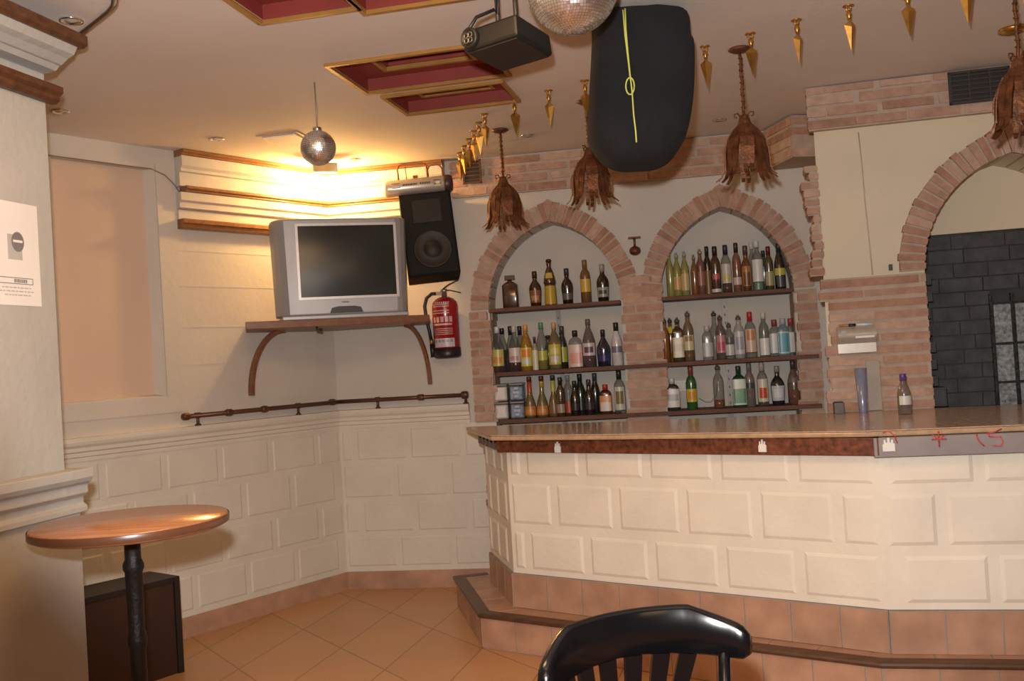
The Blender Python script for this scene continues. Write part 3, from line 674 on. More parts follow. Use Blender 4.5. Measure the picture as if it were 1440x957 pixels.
B('taper', 850, 512, 463, 21, ZM, fr_, ((.008, .010, .035), 1), 'dark blue broad-shouldered bottle with black neck', label=[(.14, .3, (.03, .03, .14))], cap=('tall', K), group=G2)
B('slope', 869, 511, 453, 17, ZM, fr_, ((.58, .56, .57), 1), 'milky white bottle with black cap at the right of the middle shelf', label=[(.3, .45, (.18, .15, .22))], cap=('tall', K), group=G2)
# left niche, lowest shelf: four square tins and bottles
tin_w = mat('silver_tin', (.52, .51, .49), .3, .6, var=.08); tin_b = mat('blue_grey_tin', (.16, .20, .26), .35, .5, var=.4, scale=40)
s0t, _ = FW.hit(707, 588, 0); s1t, _ = FW.hit(729, 587, 0)
for col, (s_, mm_) in enumerate(((s0t, tin_w), (s1t, tin_b))):
    for row in (0, 1):
        z0 = ZB + row * .113
        lab = ('silver' if col == 0 else 'blue grey') + ' square tin, ' + ('lower one of its stack' if row == 0 else 'upper one of its stack') + (' at the far left' if col == 0 else ' beside the silver tins')
        root = empty('square_tin', FW.w(s_, -.02, z0), lab, 'tin', 'square tins stacked on the lowest shelf')
        o = MB(); fbox(o, FW, s_ - .044, s_ + .044, -.07, .03, z0, z0 + .094); o.build('tin_body', mm_, root, bevel=.01)
        o = MB(); fbox(o, FW, s_ - .046, s_ + .046, -.072, .032, z0 + .094, z0 + .110); o.build('tin_lid', pmat((.3, .3, .3), .3, .7), root, bevel=.006)
        o = MB()
        if col == 0: fprism(o, FW, [(s_ - .03, z0 + .015), (s_ + .03, z0 + .015), (s_ + .022, z0 + .05), (s_ + .03, z0 + .085), (s_ - .03, z0 + .085), (s_ - .022, z0 + .05)], .0305, .032)
        else:
            for zz in (.02, .045, .07): fbox(o, FW, s_ - .02 + abs(zz - .045) * .3, s_ + .02 - abs(zz - .045) * .3, .0305, .032, z0 + zz, z0 + zz + .014)
        o.build('tin_print', pmat((.66, .65, .62) if col == 0 else (.42, .46, .5), .4), root)
og = (.46, .17, .03)
B('pear', 747, 588, 529, 19, ZB, fr_, ((.26, .20, .07), .75), 'pear-shaped bottle with orange label and red neck, next to the tins', liquid=((.24, .13, .02), .4), label=[(.06, .28, og), (.1, .2, (.55, .26, .08))], foil=(.6, (.42, .06, .03)), cap=('std', (.12, .02, .015)), group=G3)
B('pear', 764, 587, 528, 19, ZB, fr_, ((.26, .21, .08), .75), 'pear-shaped bottle with orange label and yellow and red neck', liquid=((.25, .14, .03), .4), label=[(.06, .28, og), (.1, .2, (.55, .26, .08))], foil=(.72, (.42, .30, .05)), cap=('std', (.10, .02, .015)), group=G3)
B('pear', 780, 585, 527, 17, ZB, fr_, ((.25, .17, .06), .8), 'pear-shaped amber bottle with lime green neck foil', liquid=((.22, .08, .015), .45), label=[(.08, .28, (.22, .1, .04))], foil=(.6, (.40, .42, .06)), cap=('std', (.03, .03, .04)), group=G3)
B('std', 790, 585, 530, 13, ZB, .022, ((.10, .045, .015), .9), 'slim dark amber bottle in front of the lime neck bottle', label=[(.1, .32, (.30, .24, .2))], cap=('tall', K), group=G3)
B('std', 801, 584, 527, 14, ZB, bk_, CLR, 'clear bottle with red and orange lower label behind the dark group', liquid=((.3, .05, .02), .35), label=[(.05, .35, (.50, .10, .03))], cap=('std', (.3, .28, .3)), group=G3)
B('taper', 810, 583, 535, 15, ZB, fr_, DK, 'short black bottle, left one of the black group on the lowest shelf', label=[(.15, .35, (.035, .03, .03))], cap=('tall', K), group=G3)
B('slope', 818, 583, 525, 17, ZB, bk_, ((.03, .035, .03), .75), 'dark green glass bottle standing behind the short black bottles', label=[(.1, .4, (.02, .03, .025))], cap=('tall', K), group=G3)
B('taper', 830, 582, 533, 16, ZB, fr_, DK, 'short black bottle, right one of the black group on the lowest shelf', label=[(.15, .35, (.04, .03, .035))], cap=('tall', (.06, .04, .04)), group=G3)
B('slope', 839, 582, 524, 15, ZB, bk_, ((.02, .028, .022), .85), 'tall black-green bottle at the back, left of the orange bottle', cap=('tall', (.05, .05, .05)), group=G3)
B('wide', 853, 581, 540, 19, ZB, fr_, ((.05, .012, .008), 1), 'squat dark bottle with orange and white label and red cap', label=[(.1, .62, (.58, .24, .09)), (.1, .4, (.62, .55, .48))], cap=('std', (.38, .03, .03)), group=G3)
B('std', 873, 579, 519, 17, ZB, fr_, CLR, 'tall clear bottle with silver and gold label, right end of the lowest left shelf', label=[(.08, .62, (.52, .51, .45)), (.22, .52, (.20, .14, .06))], cap=('tall', K), group=G3)
# right niche, top shelf
gy = (.50, .46, .13)
B('slim', 944, 415, 352, 12, ZT, fr_, ((.52, .50, .16), .55), 'slim yellow green bottle with steel pourer, left one of three', liquid=((.40, .38, .07), .6), cap=('pour', (.35, .33, .30)), group=G4)
B('slim', 954, 414, 355, 12, ZT, fr_, ((.52, .50, .16), .55), 'slim yellow bottle with orange label, middle one of three', liquid=((.42, .36, .07), .6), label=[(.15, .45, (.50, .32, .12))], cap=('pour', (.35, .33, .30)), group=G4)
B('slim', 965, 413, 353, 13, ZT, fr_, ((.52, .50, .18), .55), 'slim yellow bottle with tan label, right one of three', liquid=((.42, .37, .09), .6), label=[(.12, .5, (.48, .36, .16))], cap=('pour', (.35, .33, .30)), group=G4)
B('slim', 978, 411, 358, 11, ZT, -.01, ((.30, .12, .03), .8), 'narrow amber bottle with pourer beside the three yellow bottles', liquid=((.34, .13, .02), .5), cap=('pour', (.22, .18, .15)), group=G4)
B('std', 987, 410, 350, 13, ZT, -.04, ((.35, .16, .12), .6), 'rosy brown bottle with pourer, right of the narrow amber bottle', liquid=((.24, .07, .03), .55), label=[(.2, .5, (.30, .12, .09))], cap=('pour', (.25, .2, .18)), group=G4)
B('std', 997, 410, 346, 12, ZT, mid_, DKB, 'dark brown bottle with black cap and gold label edge, left of the red star bottle', label=[(.02, .5, (.22, .11, .04))], cap=('tall', K), group=G4)
B('std', 1008, 408, 346, 15, ZT, fr_, ((.05, .02, .01), 1), 'dark brown bottle with white strip at the bottom and red star', label=[(.03, .1, (.55, .53, .5)), (.3, .42, (.42, .09, .06))], cap=('tall', (.02, .015, .012)), group=G4)
B('std', 1023, 408, 344, 15, ZT, fr_, CLR, 'clear bottle with white and yellow label and navy cap', liquid=((.10, .03, .02), .2), label=[(.2, .6, (.50, .46, .42)), (.24, .4, (.46, .42, .15))], cap=('tall', (.02, .02, .05)), group=G4)
B('std', 1038, 407, 341, 13, ZT, fr_, ((.42, .2, .15), .5), 'red-brown bottle with clear neck and dark cap', liquid=((.26, .04, .015), .62), label=[(.15, .3, (.5, .4, .36))], cap=('tall', (.03, .02, .02)), group=G4)
B('round', 1051, 407, 345, 15, ZT, fr_, ((.18, .06, .015), .9), 'amber bottle with gold arch-shaped label', liquid=((.28, .09, .015), .6), label=[(.12, .55, (.34, .17, .04)), (.14, .42, (.16, .06, .02))], cap=('tall', (.10, .05, .04)), group=G4)
B('std', 1067, 406, 338, 17, ZT, fr_, ((.68, .72, .70), .3), 'clear bottle with white label and green lower edge', label=[(.18, .62, (.60, .60, .58)), (.02, .16, (.10, .2, .13))], cap=('std', (.6, .6, .58)), group=G4)
B('std', 1060, 406, 341, 12, ZT, bk_, CLR, 'clear bottle half hidden behind the white label one', cap=('std', (.55, .56, .55)), group=G4)
B('std', 1076, 405, 352, 12, ZT, bk_, ((.04, .07, .05), .85), 'dark green bottle at the back, beside the white label one', cap=('std', (.02, .04, .03)), group=G4)
B('std', 1083, 405, 346, 13, ZT, fr_, ((.10, .08, .03), .9), 'olive bottle with dark red cap and pale green label', label=[(.1, .42, (.34, .33, .15))], cap=('tall', (.10, .015, .015)), group=G4)
B('slope', 1098, 404, 341, 16, ZT, fr_, DK, 'black bottle with small yellow label at the right end of the top shelf', label=[(.3, .45, (.48, .44, .07)), (.05, .28, (.06, .06, .075))], cap=('tall', K), group=G4)
# right niche, middle shelf
B('std', 937, 506, 447, 14, ZM, fr_, ((.36, .14, .03), .7), 'amber whisky bottle with pourer at the left end of the middle shelf', liquid=((.36, .12, .015), .55), cap=('pour', (.10, .09, .09)), group=G5)
B('std', 945, 504, 447, 13, ZM, bk_, ((.36, .16, .04), .6), 'bottle behind the amber whisky with a yellow disc at its neck', liquid=((.3, .1, .015), .5), label=[(.66, .80, (.70, .58, .03))], cap=('pour', (.05, .05, .05)), group=G5)
B('square', 955, 503, 446, 17, ZM, fr_, ((.06, .035, .015), .9), 'dark bottle with wide cream label, middle shelf left', liquid=((.10, .04, .01), .6), label=[(.1, .55, (.54, .44, .27)), (.24, .4, (.40, .30, .17))], cap=('pour', (.10, .08, .07)), group=G5)
B('std', 970, 502, 437, 16, ZM, fr_, ((.60, .50, .34), .4), 'clear whisky bottle with cream and gold label and pourer', liquid=((.25, .1, .02), .2), label=[(.22, .52, (.56, .48, .32)), (.40, .50, (.28, .18, .06))], cap=('pour', (.12, .10, .09)), group=G5)
B('wide', 996, 500, 457, 16, ZM, fr_, ((.42, .42, .40), .55), 'short smoky grey clear bottle left of the big clear bottle', label=[(.1, .5, (.36, .35, .32))], cap=('std', (.45, .44, .42)), group=G5)
B('round', 1007, 500, 437, 18, ZM, mid_, CLR, 'big round clear bottle with black and silver pourer', cap=('pour', (.05, .05, .05)), group=G5)
B('std', 1015, 499, 443, 15, ZM, fr_, ((.55, .42, .42), .4), 'clear bottle with pink red label and pourer', label=[(.15, .55, (.48, .22, .24)), (.2, .4, (.45, .08, .12))], cap=('pour', (.08, .07, .07)), group=G5)
B('std', 1027, 499, 454, 14, ZM, fr_, CLR, 'small clear bottle with dark-edged white label', label=[(.1, .4, (.5, .5, .48)), (.45, .6, (.10, .10, .11))], cap=('pour', (.08, .08, .08)), group=G5)
B('std', 1041, 499, 443, 16, ZM, fr_, ((.55, .57, .58), .75), 'frosted silver bottle with pourer', label=[(.1, .62, (.50, .51, .53)), (.2, .5, (.32, .33, .36))], cap=('pour', (.14, .08, .08)), group=G5)
B('std', 1057, 498, 438, 17, ZM, fr_, CLR, 'clear bottle with orange label and bright red cap', label=[(.12, .62, (.55, .42, .34)), (.38, .6, (.48, .22, .08))], cap=('tall', (.42, .025, .03)), group=G5)
B('std', 1076, 497, 439, 15, ZM, fr_, ((.62, .68, .62), .3), 'clear tall bottle with narrow white label and no cap colour', label=[(.04, .42, (.68, .68, .66))], cap=('std', (.5, .54, .5)), group=G5)
B('wide', 1091, 495, 449, 17, ZM, mid_, CLR, 'clear bottle with dull red cap and white label, left of the teal one', label=[(.08, .62, (.55, .52, .48))], cap=('std', (.28, .06, .05)), group=G5)
B('wide', 1103, 495, 447, 18, ZM, fr_, ((.30, .42, .50), .6), 'bottle with teal and pale blue label, right end of the middle shelf', label=[(.06, .64, (.40, .48, .52)), (.1, .6, (.06, .26, .32))], cap=('std', (.42, .40, .44)), group=G5)
B('wide', 1114, 494, 447, 15, ZM, mid_, CLR, 'clear bottle with red cap and white label, right of the teal one', label=[(.08, .62, (.56, .53, .46))], cap=('tall', (.36, .05, .05)), group=G5)
# right niche, lowest shelf
B('wide', 947, 576, 531, 22, ZB, fr_, ((.05, .045, .04), .9), 'squat dark bottle with big white label at the left end of the lowest right shelf', label=[(.1, .66, (.60, .57, .54)), (.3, .5, (.34, .33, .31))], cap=('std', (.55, .55, .5)), group=G6)
B('std', 974, 574, 513, 16, ZB, fr_, ((.03, .16, .035), .85), 'green bottle with yellow label and red cap', label=[(.18, .48, (.58, .44, .05)), (.24, .42, (.55, .25, .04))], cap=('tall', (.22, .06, .03)), group=G6)
B('std', 1012, 571, 505, 16, ZB, fr_, CLR, 'nearly empty clear bottle with a little amber liquid and pourer', liquid=((.30, .09, .015), .2), cap=('pour', (.12, .08, .06)), group=G6)
B('square', 1041, 570, 514, 20, ZB, fr_, ((.01, .05, .025), .95), 'dark green square bottle with white label', label=[(.06, .68, (.50, .54, .48)), (.1, .45, (.08, .22, .10))], cap=('tall', (.015, .035, .02)), group=G6)
B('std', 1056, 569, 508, 15, ZB, fr_, ((.4, .36, .34), .5), 'bottle of black-red liquid with grey cap beside the green square one', liquid=((.06, .015, .012), .42), label=[(.42, .55, (.06, .05, .06))], cap=('tall', (.16, .15, .15)), group=G6)
B('std', 1074, 568, 507, 16, ZB, fr_, CLR, 'bottle with white and red label', liquid=((.12, .10, .03), .15), label=[(.1, .62, (.58, .54, .46)), (.18, .42, (.50, .07, .03))], cap=('tall', (.40, .34, .30)), group=G6)
B('round', 1095, 567, 514, 21, ZB, fr_, ((.012, .012, .022), 1), 'black rounded bottle with pale silver blue label', label=[(.12, .5, (.48, .52, .58)), (.2, .42, (.62, .64, .66))], cap=('std', (.26, .24, .22)), group=G6)
B('slope', 1118, 566, 505, 19, ZB, fr_, ((.52, .42, .36), .4), 'clear tapered bottle of bright orange-red liquid, right end of the lowest shelf', liquid=((.36, .06, .012), .33), label=[(.5, .62, (.16, .12, .10))], cap=('tall', (.06, .04, .03)), group=G6)
# thin cable hanging in the right niche
pts = [FW.hit(x, y, -ND + .015) for x, y in ((983, 560), (992, 565), (1000, 565), (1007, 556), (1010, 530))]
o = MB(); o.tube([FW.w(a, -ND + .006, z) for a, z in pts], .003, 6); thing_mesh(o, 'wall_cable', pmat((.2, .2, .18)), 'thin cable looping on the back of the right niche', 'cable', origin=FW.w(pts[0][0], -ND, pts[0][1]))
s_, z_ = FW.hit(957, 542, -ND)
o = MB(); fbox(o, FW, s_ - .05, s_ + .05, -ND, -ND + .012, z_ - .035, z_ + .035); fbox(o, FW, s_ - .028, s_ - .002, -ND + .012, -ND + .015, z_ - .02, z_ + .02); fbox(o, FW, s_ + .004, s_ + .03, -ND + .012, -ND + .015, z_ - .02, z_ + .02)
thing_mesh(o, 'wall_socket', pmat((.5, .47, .42)), 'pale double socket on the back of the right niche', 'socket', origin=FW.w(s_, -ND, z_), bevel=.002)

# ------------------------------------------------------------------ things on the countertop
p = at_z(1214, 580, zt); r = 8.5 * p.y / F; H = at_y(1214, 517, p.y).z - zt
o = MB(T(p.x, p.y, zt)); o.lathe([(r * .62, 0), (r * .66, .01), (r, H), (r * .92, H), (r * .58, .012)], 20, cap=False); o.lathe([(r * .62, 0), (r * .6, .012)], 20)
thing_mesh(o, 'tall_glass', glass('blue_plastic', (.42, .46, .66), .6), 'tall narrow bluish tumbler on the counter against the grey plate', 'glass', origin=p)
p = at_z(1273, 582, zt)
B('slope', 1273, 582, 525, 20, zt, 0, ((.60, .58, .58), .3), 'clear water bottle with purple cap and white label on the counter', label=[(.24, .46, (.62, .6, .58))], cap=('std', (.10, .05, .22)), group=None, at=p, yaw=0)
p = at_z(1180, 581, zt)
o = MB(T(p.x, p.y, zt) @ RZ(FR.a)); o.box(-.024, .024, -.03, .03, 0, .055); o.box(-.02, .02, -.026, .026, .055, .058, 1)
thing_mesh(o, 'small_box', [pmat((.05, .022, .014)), pmat((.03, .015, .01))], 'small dark brown box at the foot of the brick pier', 'box', origin=p, bevel=.003)
s_, _ = FR.hit(1311, 575, -.05)
o = MB(); fbox(o, FR, .487, .55, -.12, -.04, zt, zt + .095); fbox(o, FR, .497, .54, -.04, -.038, zt + .012, zt + .083, 1)
thing_mesh(o, 'small_box', [black, inkdark], 'small black box on the counter in the big arch', 'box', origin=FR.w(.515, -.08, zt), bevel=.003)
# grey plate, paper holder with pen on the pier
a = FR.hit(1217, 507, .04); c = FR.hit(1241, 578, .04)
o = MB(); fbox(o, FR, a[0], c[0], .0405, .049, zt + .002, a[1]); thing_mesh(o, 'grey_plate', pmat((.36, .31, .25), .6), 'plain grey-beige plate on the brick pier behind the bluish tumbler', 'plate', origin=FR.w(a[0], .035, zt), bevel=.002)
a = FR.hit(1176, 460, .05); c = FR.hit(1232, 494, .05)
hld = empty('paper_holder', FR.w((a[0] + c[0]) / 2, .036, c[1]), 'silver paper towel holder on the brick pier', 'paper holder')
o = MB(); n = 12; R_ = (a[1] - c[1])
prof_ = [(.041, c[1]), (.07, c[1])] + [(.07 + .05 * math.sin(PI * k / n), c[1] + R_ * .35 + R_ * .65 * k / n) for k in range(n + 1)] + [(.041, a[1])]
profile_run(o, FR, a[0], c[0], prof_); o.build('holder_cover', pmat((.55, .5, .44), .3, .3), hld)
o = MB(); fbox(o, FR, a[0] + .015, a[0] + .04, .118, .1215, a[1] - .045, a[1] - .02); o.build('grey_label', pmat((.3, .29, .28)), hld)
o = MB(); fbox(o, FR, (a[0] + c[0]) / 2 - .01, c[0] - .012, .118, .1215, a[1] - .06, a[1] - .05); o.build('holder_slot', pmat((.7, .68, .64)), hld)
zp = a[1] + .006
pen = empty('pen', FR.w((a[0] + c[0]) / 2, .065, zp), 'blue and white pen lying on the paper holder', 'pen')
o = MB(); o.tube([FR.w(a[0] + .095, .065, zp), FR.w(c[0] - .01, .065, zp)], .006, 8); o.build('pen_barrel', pmat((.62, .66, .72)), pen)
o = MB(); o.tube([FR.w(a[0] + .115, .0585, zp + .001), FR.w(c[0] - .014, .0585, zp + .001)], .0035, 8); o.build('pen_clip', pmat((.03, .14, .4)), pen)
o = MB(); o.tube([FR.w(a[0] + .01, .08, zp), FR.w(a[0] + .085, .08, zp)], .006, 8); o.tube([FR.w(a[0] + .055, .08, zp), FR.w(a[0] + .088, .08, zp)], .0075, 8, 1)
thing_mesh(o, 'marker', [pmat((.42, .16, .05)), pmat(K)], 'orange marker with black cap lying on the paper holder', 'pen', origin=FR.w(a[0] + .05, .08, zp))

# ------------------------------------------------------------------ TV CORNER
aw = FL.w(FL.hit(345, 455)[0], 0, 0); bw_ = FW.w(FW.hit(604, 443)[0], 0, 0); zsf = 1.705
c_ = Vector((FW.o.x, FW.o.y, 0)); a_ = aw * .925; b_ = bw_ * .925      # the board reaches out from both walls
sh = empty('corner_shelf', ((aw + bw_ + c_) / 3) + Vector((0, 0, zsf)), 'red-brown wooden corner shelf with curved brackets under the television', 'shelf')
nrm = Vector(((b_ - a_).y, -(b_ - a_).x, 0)).normalized()
o = MB(); o.prism(off([aw + FL.n * .002, a_, b_, bw_ + FW.n * .002, c_ + (FL.n + FW.n) * .004]), zsf - .042, zsf); o.build('shelf_board', tvshelfwood, sh, bevel=.004)
def bracket(fr, px0, px1, zlow, ztop, out, nm):
    s0_ = px0; pts = []
    for k in range(13):
        t_ = k / 12; ang = t_ * PI / 2
        pts.append(fr.w(px0 + (px1 - px0) * (1 - math.cos(ang)), .02 + out * (1 - math.cos(ang)), zlow + (ztop - zlow) * math.sin(ang)))
    o = MB(); o.strip(pts, fr.n, .035, .022); o.build(nm, tvshelfwood, sh)
lo = FL.hit(352, 556, .02); bracket(FL, lo[0] + .01, lo[0] + .06, lo[1], zsf - .042, .26, 'bracket')
ro = FW.hit(605, 540, .02); bracket(FW, ro[0], ro[0] - .07, ro[1], zsf - .042, .26, 'bracket')
pc = FL.hit(432, 462, .2)
o = MB(); wd_p = a_ + (b_ - a_) * .36; o.tube([wd_p + Vector((0, .05, zsf - .04)), wd_p + Vector((0, .05, zsf - .055)), wd_p + Vector((.03, .05, zsf - .06))], .008, 6); o.build('cable_clip', black, sh)
# television: front plane faces the camera side of the corner
TL = at_y(391, 440, 5.42); TRt = at_y(577, 432, 5.44)
fc = (b_ - a_).normalized()
p0 = at_z(400, 443, zsf); p1 = at_z(577, 434, zsf)
mid = a_ + (b_ - a_) * .5
tvd = fc                                              # along the front
cx = at_y(483, 380, 1.0)
dirc = Vector((cx.x, cx.y, 0)).normalized()
# intersection of the view direction of the set's middle with the line 4 cm behind the shelf front
base = a_ - nrm * .035; tt = (base.dot(nrm)) / dirc.dot(nrm); tvc = dirc * tt
TVW = 186 * tvc.y / F * 1.02; TVH = .575
FT = Fr((tvc.x, tvc.y), math.atan2(tvd.y, tvd.x) - D(5))
tv = empty('television', FT.w(0, -.1, zsf), 'silver box television on the corner shelf', 'television')
zb = zsf + .002; hw = TVW / 2
o = MB()                                              # front shell, slightly wider at the top, rounded sides
sec = [(-hw, -.19), (-hw, -.12), (-hw + .012, -.07), (-hw + .035, -.03), (-hw + .07, -.007), (-hw + .11, 0), (hw - .08, 0), (hw - .05, -.007), (hw - .022, -.03), (hw - .006, -.07), (hw, -.12), (hw, -.19)]
for (za, zb_, k) in ((zb + .02, zb + TVH, 1),):
    n = len(sec); vs = [(x * .985, -y, za) for x, y in sec] + [(x * 1.02, -y, zb_) for x, y in sec]
    o.add(vs, [tuple(range(n))[::-1], tuple(range(n, 2 * n))] + [(i, (i + 1) % n, n + (i + 1) % n, n + i) for i in range(n)], 0, m=FT.m)
shell = o.build('front_shell', silver, tv, bevel=.012, seg=3)
o = MB(); vs = []
for zz, k in ((0, 0), (1, 1)): pass
bk = [(-.38, .03, .52), (.38, .03, .52)]
def frustum(mb_, f, g):
    vs = [(x, -d, z) for x, d, z in f] + [(x, -d, z) for x, d, z in g]
    mb_.add(vs, [(0, 1, 2, 3), (7, 6, 5, 4), (0, 4, 5, 1), (1, 5, 6, 2), (2, 6, 7, 3), (3, 7, 4, 0)], 0, m=FT.m)
o = MB(); frustum(o, [(-hw + .02, -.18, zb + .04), (hw - .02, -.18, zb + .04), (hw - .02, -.18, zb + TVH - .02), (-hw + .02, -.18, zb + TVH - .02)],
                  [(-.14, -.40, zb + .06), (.14, -.40, zb + .06), (.14, -.40, zb + TVH - .14), (-.14, -.40, zb + TVH - .14)]); o.build('back_shell', pmat((.12, .12, .13), .5), tv, bevel=.01)
o = MB(); fbox(o, FT, -hw + .03, hw - .02, -.30, -.006, zsf + .0005, zb + .024); o.build('foot', silver, tv, bevel=.006)
sx0, sx1, sz0, sz1 = -hw + .14, hw - .085, zb + .125, zb + TVH - .045
o = MB(); g = .014
fprism(o, FT, [(sx0 - g, sz0 - g), (sx1 + g, sz0 - g), (sx1 + g, sz0), (sx0 - g, sz0)], -.004, .008); fprism(o, FT, [(sx0 - g, sz1), (sx1 + g, sz1), (sx1 + g, sz1 + g), (sx0 - g, sz1 + g)], -.004, .008)
fprism(o, FT, [(sx0 - g, sz0), (sx0, sz0), (sx0, sz1), (sx0 - g, sz1)], -.004, .008); fprism(o, FT, [(sx1, sz0), (sx1 + g, sz0), (sx1 + g, sz1), (sx1, sz1)], -.004, .008)
o.build('screen_bezel', pmat((.6, .6, .62), .3, .3), tv, bevel=.003)
o = MB(); vs = []; nx, nz_ = 12, 9
for j in range(nz_ + 1):
    for i in range(nx + 1):
        u = i / nx * 2 - 1; v_ = j / nz_ * 2 - 1
        vs.append((sx0 + (sx1 - sx0) * i / nx, -(.0015 + .012 * (1 - u * u) * (1 - v_ * v_)), sz0 + (sz1 - sz0) * j / nz_))
o.add(vs, [(j * (nx + 1) + i, j * (nx + 1) + i + 1, (j + 1) * (nx + 1) + i + 1, (j + 1) * (nx + 1) + i) for j in range(nz_) for i in range(nx)], 0, True, m=FT.m)
o.build('screen', mat('grey_screen_glass', (.03, .032, .03), .22, var=.05, spec=.4), tv)
o = MB(); fprism(o, FT, [(-.09, zb + .03), (.10, zb + .03), (.088, zb + .06), (.05, zb + .068), (-.04, zb + .068), (-.078, zb + .06)], -.002, .006); o.build('control_panel', black, shell)
o = MB(); fbox(o, FT, -.02, .022, 0, .004, zb + .088, zb + .097); o.build('badge', pmat((.2, .2, .22)), shell)
# lamp fitting in the corner above the set
lp = at_y(457, 243, 5.86)
cf = empty('corner_floodlight', (lp.x, lp.y, lp.z), 'small white floodlight box at the ceiling corner above the television', 'lamp')
warmglow = mat('lamp_glass', (.9, .8, .6), .3, emit=((1, .72, .34), 6))
o = MB(T(lp.x, lp.y, lp.z) @ RZ(D(20))); o.box(-.075, .075, -.03, .03, 0, .06); o.box(-.012, .012, -.012, .012, .06, CL - lp.z - .001); o.build('lamp_housing', white, cf, bevel=.006)
o = MB(T(lp.x, lp.y, lp.z) @ RZ(D(20))); o.box(-.065, .065, .031, .035, .008, .052); o.build('lamp_glass', warmglow, cf)

# wall rail
s0_ = FL.hit(257, 585, .06)[0]; s1_ = FW.hit(658, 556, .06)[0]; zr = 1.208; cor = (FW.w(.06 * math.tan((FL.a - FW.a) / 2) * 1.0, .06, zr))
rl = empty('wall_rail', (cor.x, cor.y, 1.152), 'brown pipe rail running along the chair rail round the corner', 'rail')
pL = FL.w(s0_, .06, zr); pR = FW.w(s1_, .06, zr)
o = MB(); o.tube([pL, cor], .013, 10); o.tube([cor, pR], .013, 10); o.build('pipe', railm, rl)
def collar(p, d, nm='collar', r=.020, l=.022):
    o = MB(); o.tube([p - d * l, p - d * l * .6, p + d * l * .6, p + d * l], [r * .8, r, r, r * .8], 12); o.build(nm, railm, rl)
collar(pL + FL.e * .02, FL.e, 'end_cap'); collar(pR - FW.e * .02, FW.e, 'end_cap', .024)
for px in (322, 372): collar(FL.w(FL.hit(px, 577, .06)[0], .06, zr), FL.e)
for px in (467, 592): collar(FW.w(FW.hit(px, 562, .06)[0], .06, zr), FW.e)
def post(p, fr):
    o = MB(); o.tube([p, p - Vector((0, 0, .052))], .009, 8); o.lathe([(.018, 0), (.018, .006), (.01, .010)], 12, m=T(p.x, p.y, 1.1525)); o.tube([p + Vector((0, 0, -.014)), p + Vector((0, 0, .016))], [.018, .018], 10); o.build('bracket', railm, rl)
    
for px in (278, 420): post(FL.w(FL.hit(px, 585, .045)[0], .045, zr), FL)
for px in (531, 655): post(FW.w(FW.hit(px, 562, .045)[0], .045, zr), FW)

# speaker on the wall and the silver light bar on it
spd = .30
s_, z_ = FW.hit(604, 328, spd)
sp = empty('loudspeaker', FW.w(s_, spd - .1, z_), 'black loudspeaker tilted on the wall above the fire extinguisher', 'loudspeaker')
ms = FW.m @ T(s_, -spd, z_) @ RZ(D(16)) @ RY(D(-3.5)) @ RX(D(-8))
W2, H2, DP = .157, .258, .22
o = MB(ms); o.box(-W2, W2, 0, DP, -H2, H2); o.build('cabinet', mat('speaker_cabinet', (.006, .004, .0035), .75, var=.2, spec=.2), sp, bevel=.006)
o = MB(ms); o.box(-W2 + .012, W2 - .012, -.005, 0, -H2 + .012, H2 - .012); baf = o.build('front_baffle', mat('speaker_baffle', (.005, .004, .0035), .85, var=.2), sp)
def disc(mb_, m, prof__, n=28): mb_.lathe(prof__, n, m=m)
mr = RX(D(90))
o = MB(ms @ T(.008, -.005, -.10) @ mr); o.lathe([(.112, 0), (.116, .004), (.112, .009), (.104, .004), (.06, .001), (.052, .003), (.045, .012), (.0, .018)], 32, cap=False); o.build('woofer', mat('woofer_cone', (.016, .011, .009), .6, var=.2), baf)
o = MB(ms @ T(.0, -.005, .14)); o.box(-.085, .085, -.004, 0, -.07, .07); 
for k in range(1): frustv = [(-.07, -.004, -.055), (.07, -.004, -.055), (.07, -.004, .055), (-.07, -.004, .055)]
o.box(-.07, .07, -.006, -.004, -.055, .055); o.build('horn', mat('horn_black', (.010, .008, .008), .4, var=.1), baf)
o = MB(FW.m); o.box(s_ - .03, s_ + .03, -spd + DP - .06, -.0015, z_ + .0, z_ + .12); o.box(s_ - .05, s_ + .05, -.012, -.0015, z_ - .05, z_ + .17); o.build('wall_bracket', iron, sp)
za = FW.hit(592, 258, spd)
lb = empty('light_bar', FW.w(s_, spd - .08, z_ + H2 + .005), 'silver cylinder light effect lying on top of the loudspeaker', 'stage light')
mc = ms @ T(-.035, .05, H2 + .058) @ RY(D(90))
o = MB(mc); o.lathe([(.040, -.205), (.050, -.195), (.052, -.18), (.052, .16), (.050, .165)], 28); o.build('tube_body', pmat((.50, .46, .42), .35, .5), lb)
o = MB(mc); o.lathe([(.053, .165), (.055, .17), (.055, .20), (.045, .215), (.03, .218)], 28); o.build('end_cap', pmat((.06, .025, .022), .4), lb)
# printed strip: small marks on the front of the cylinder
o = MB(ms @ T(-.035, .05, H2 + .058)); 
def onc(x0, x1, z0, z1, mi): 
    y0 = -math.sqrt(.0525 ** 2 - z0 * z0) - .0004; y1 = -math.sqrt(.0525 ** 2 - z1 * z1) - .0004
    o.add([(x0, y0, z0), (x1, y0, z0), (x1, y1, z1), (x0, y1, z1)], [(0, 1, 2, 3)], mi)
onc(-.155, -.105, -.014, .016, 1); onc(-.145, -.115, .004, .010, 3)
x = -.09
for w_ in (.011, .008, .010, .009, .008, .010, .008, .010, .007): onc(x, x + w_ * .8, -.004, .007, 0); x += w_ + .001
x += .016
for w_ in (.010, .007, .009, .010, .009, .008): onc(x, x + w_ * .8, -.004, .009, 0); x += w_ + .002
onc(.098, .145, -.012, .017, 0); onc(.112, .135, -.010, .006, 2); onc(.10, .145, -.024, -.013, 3)
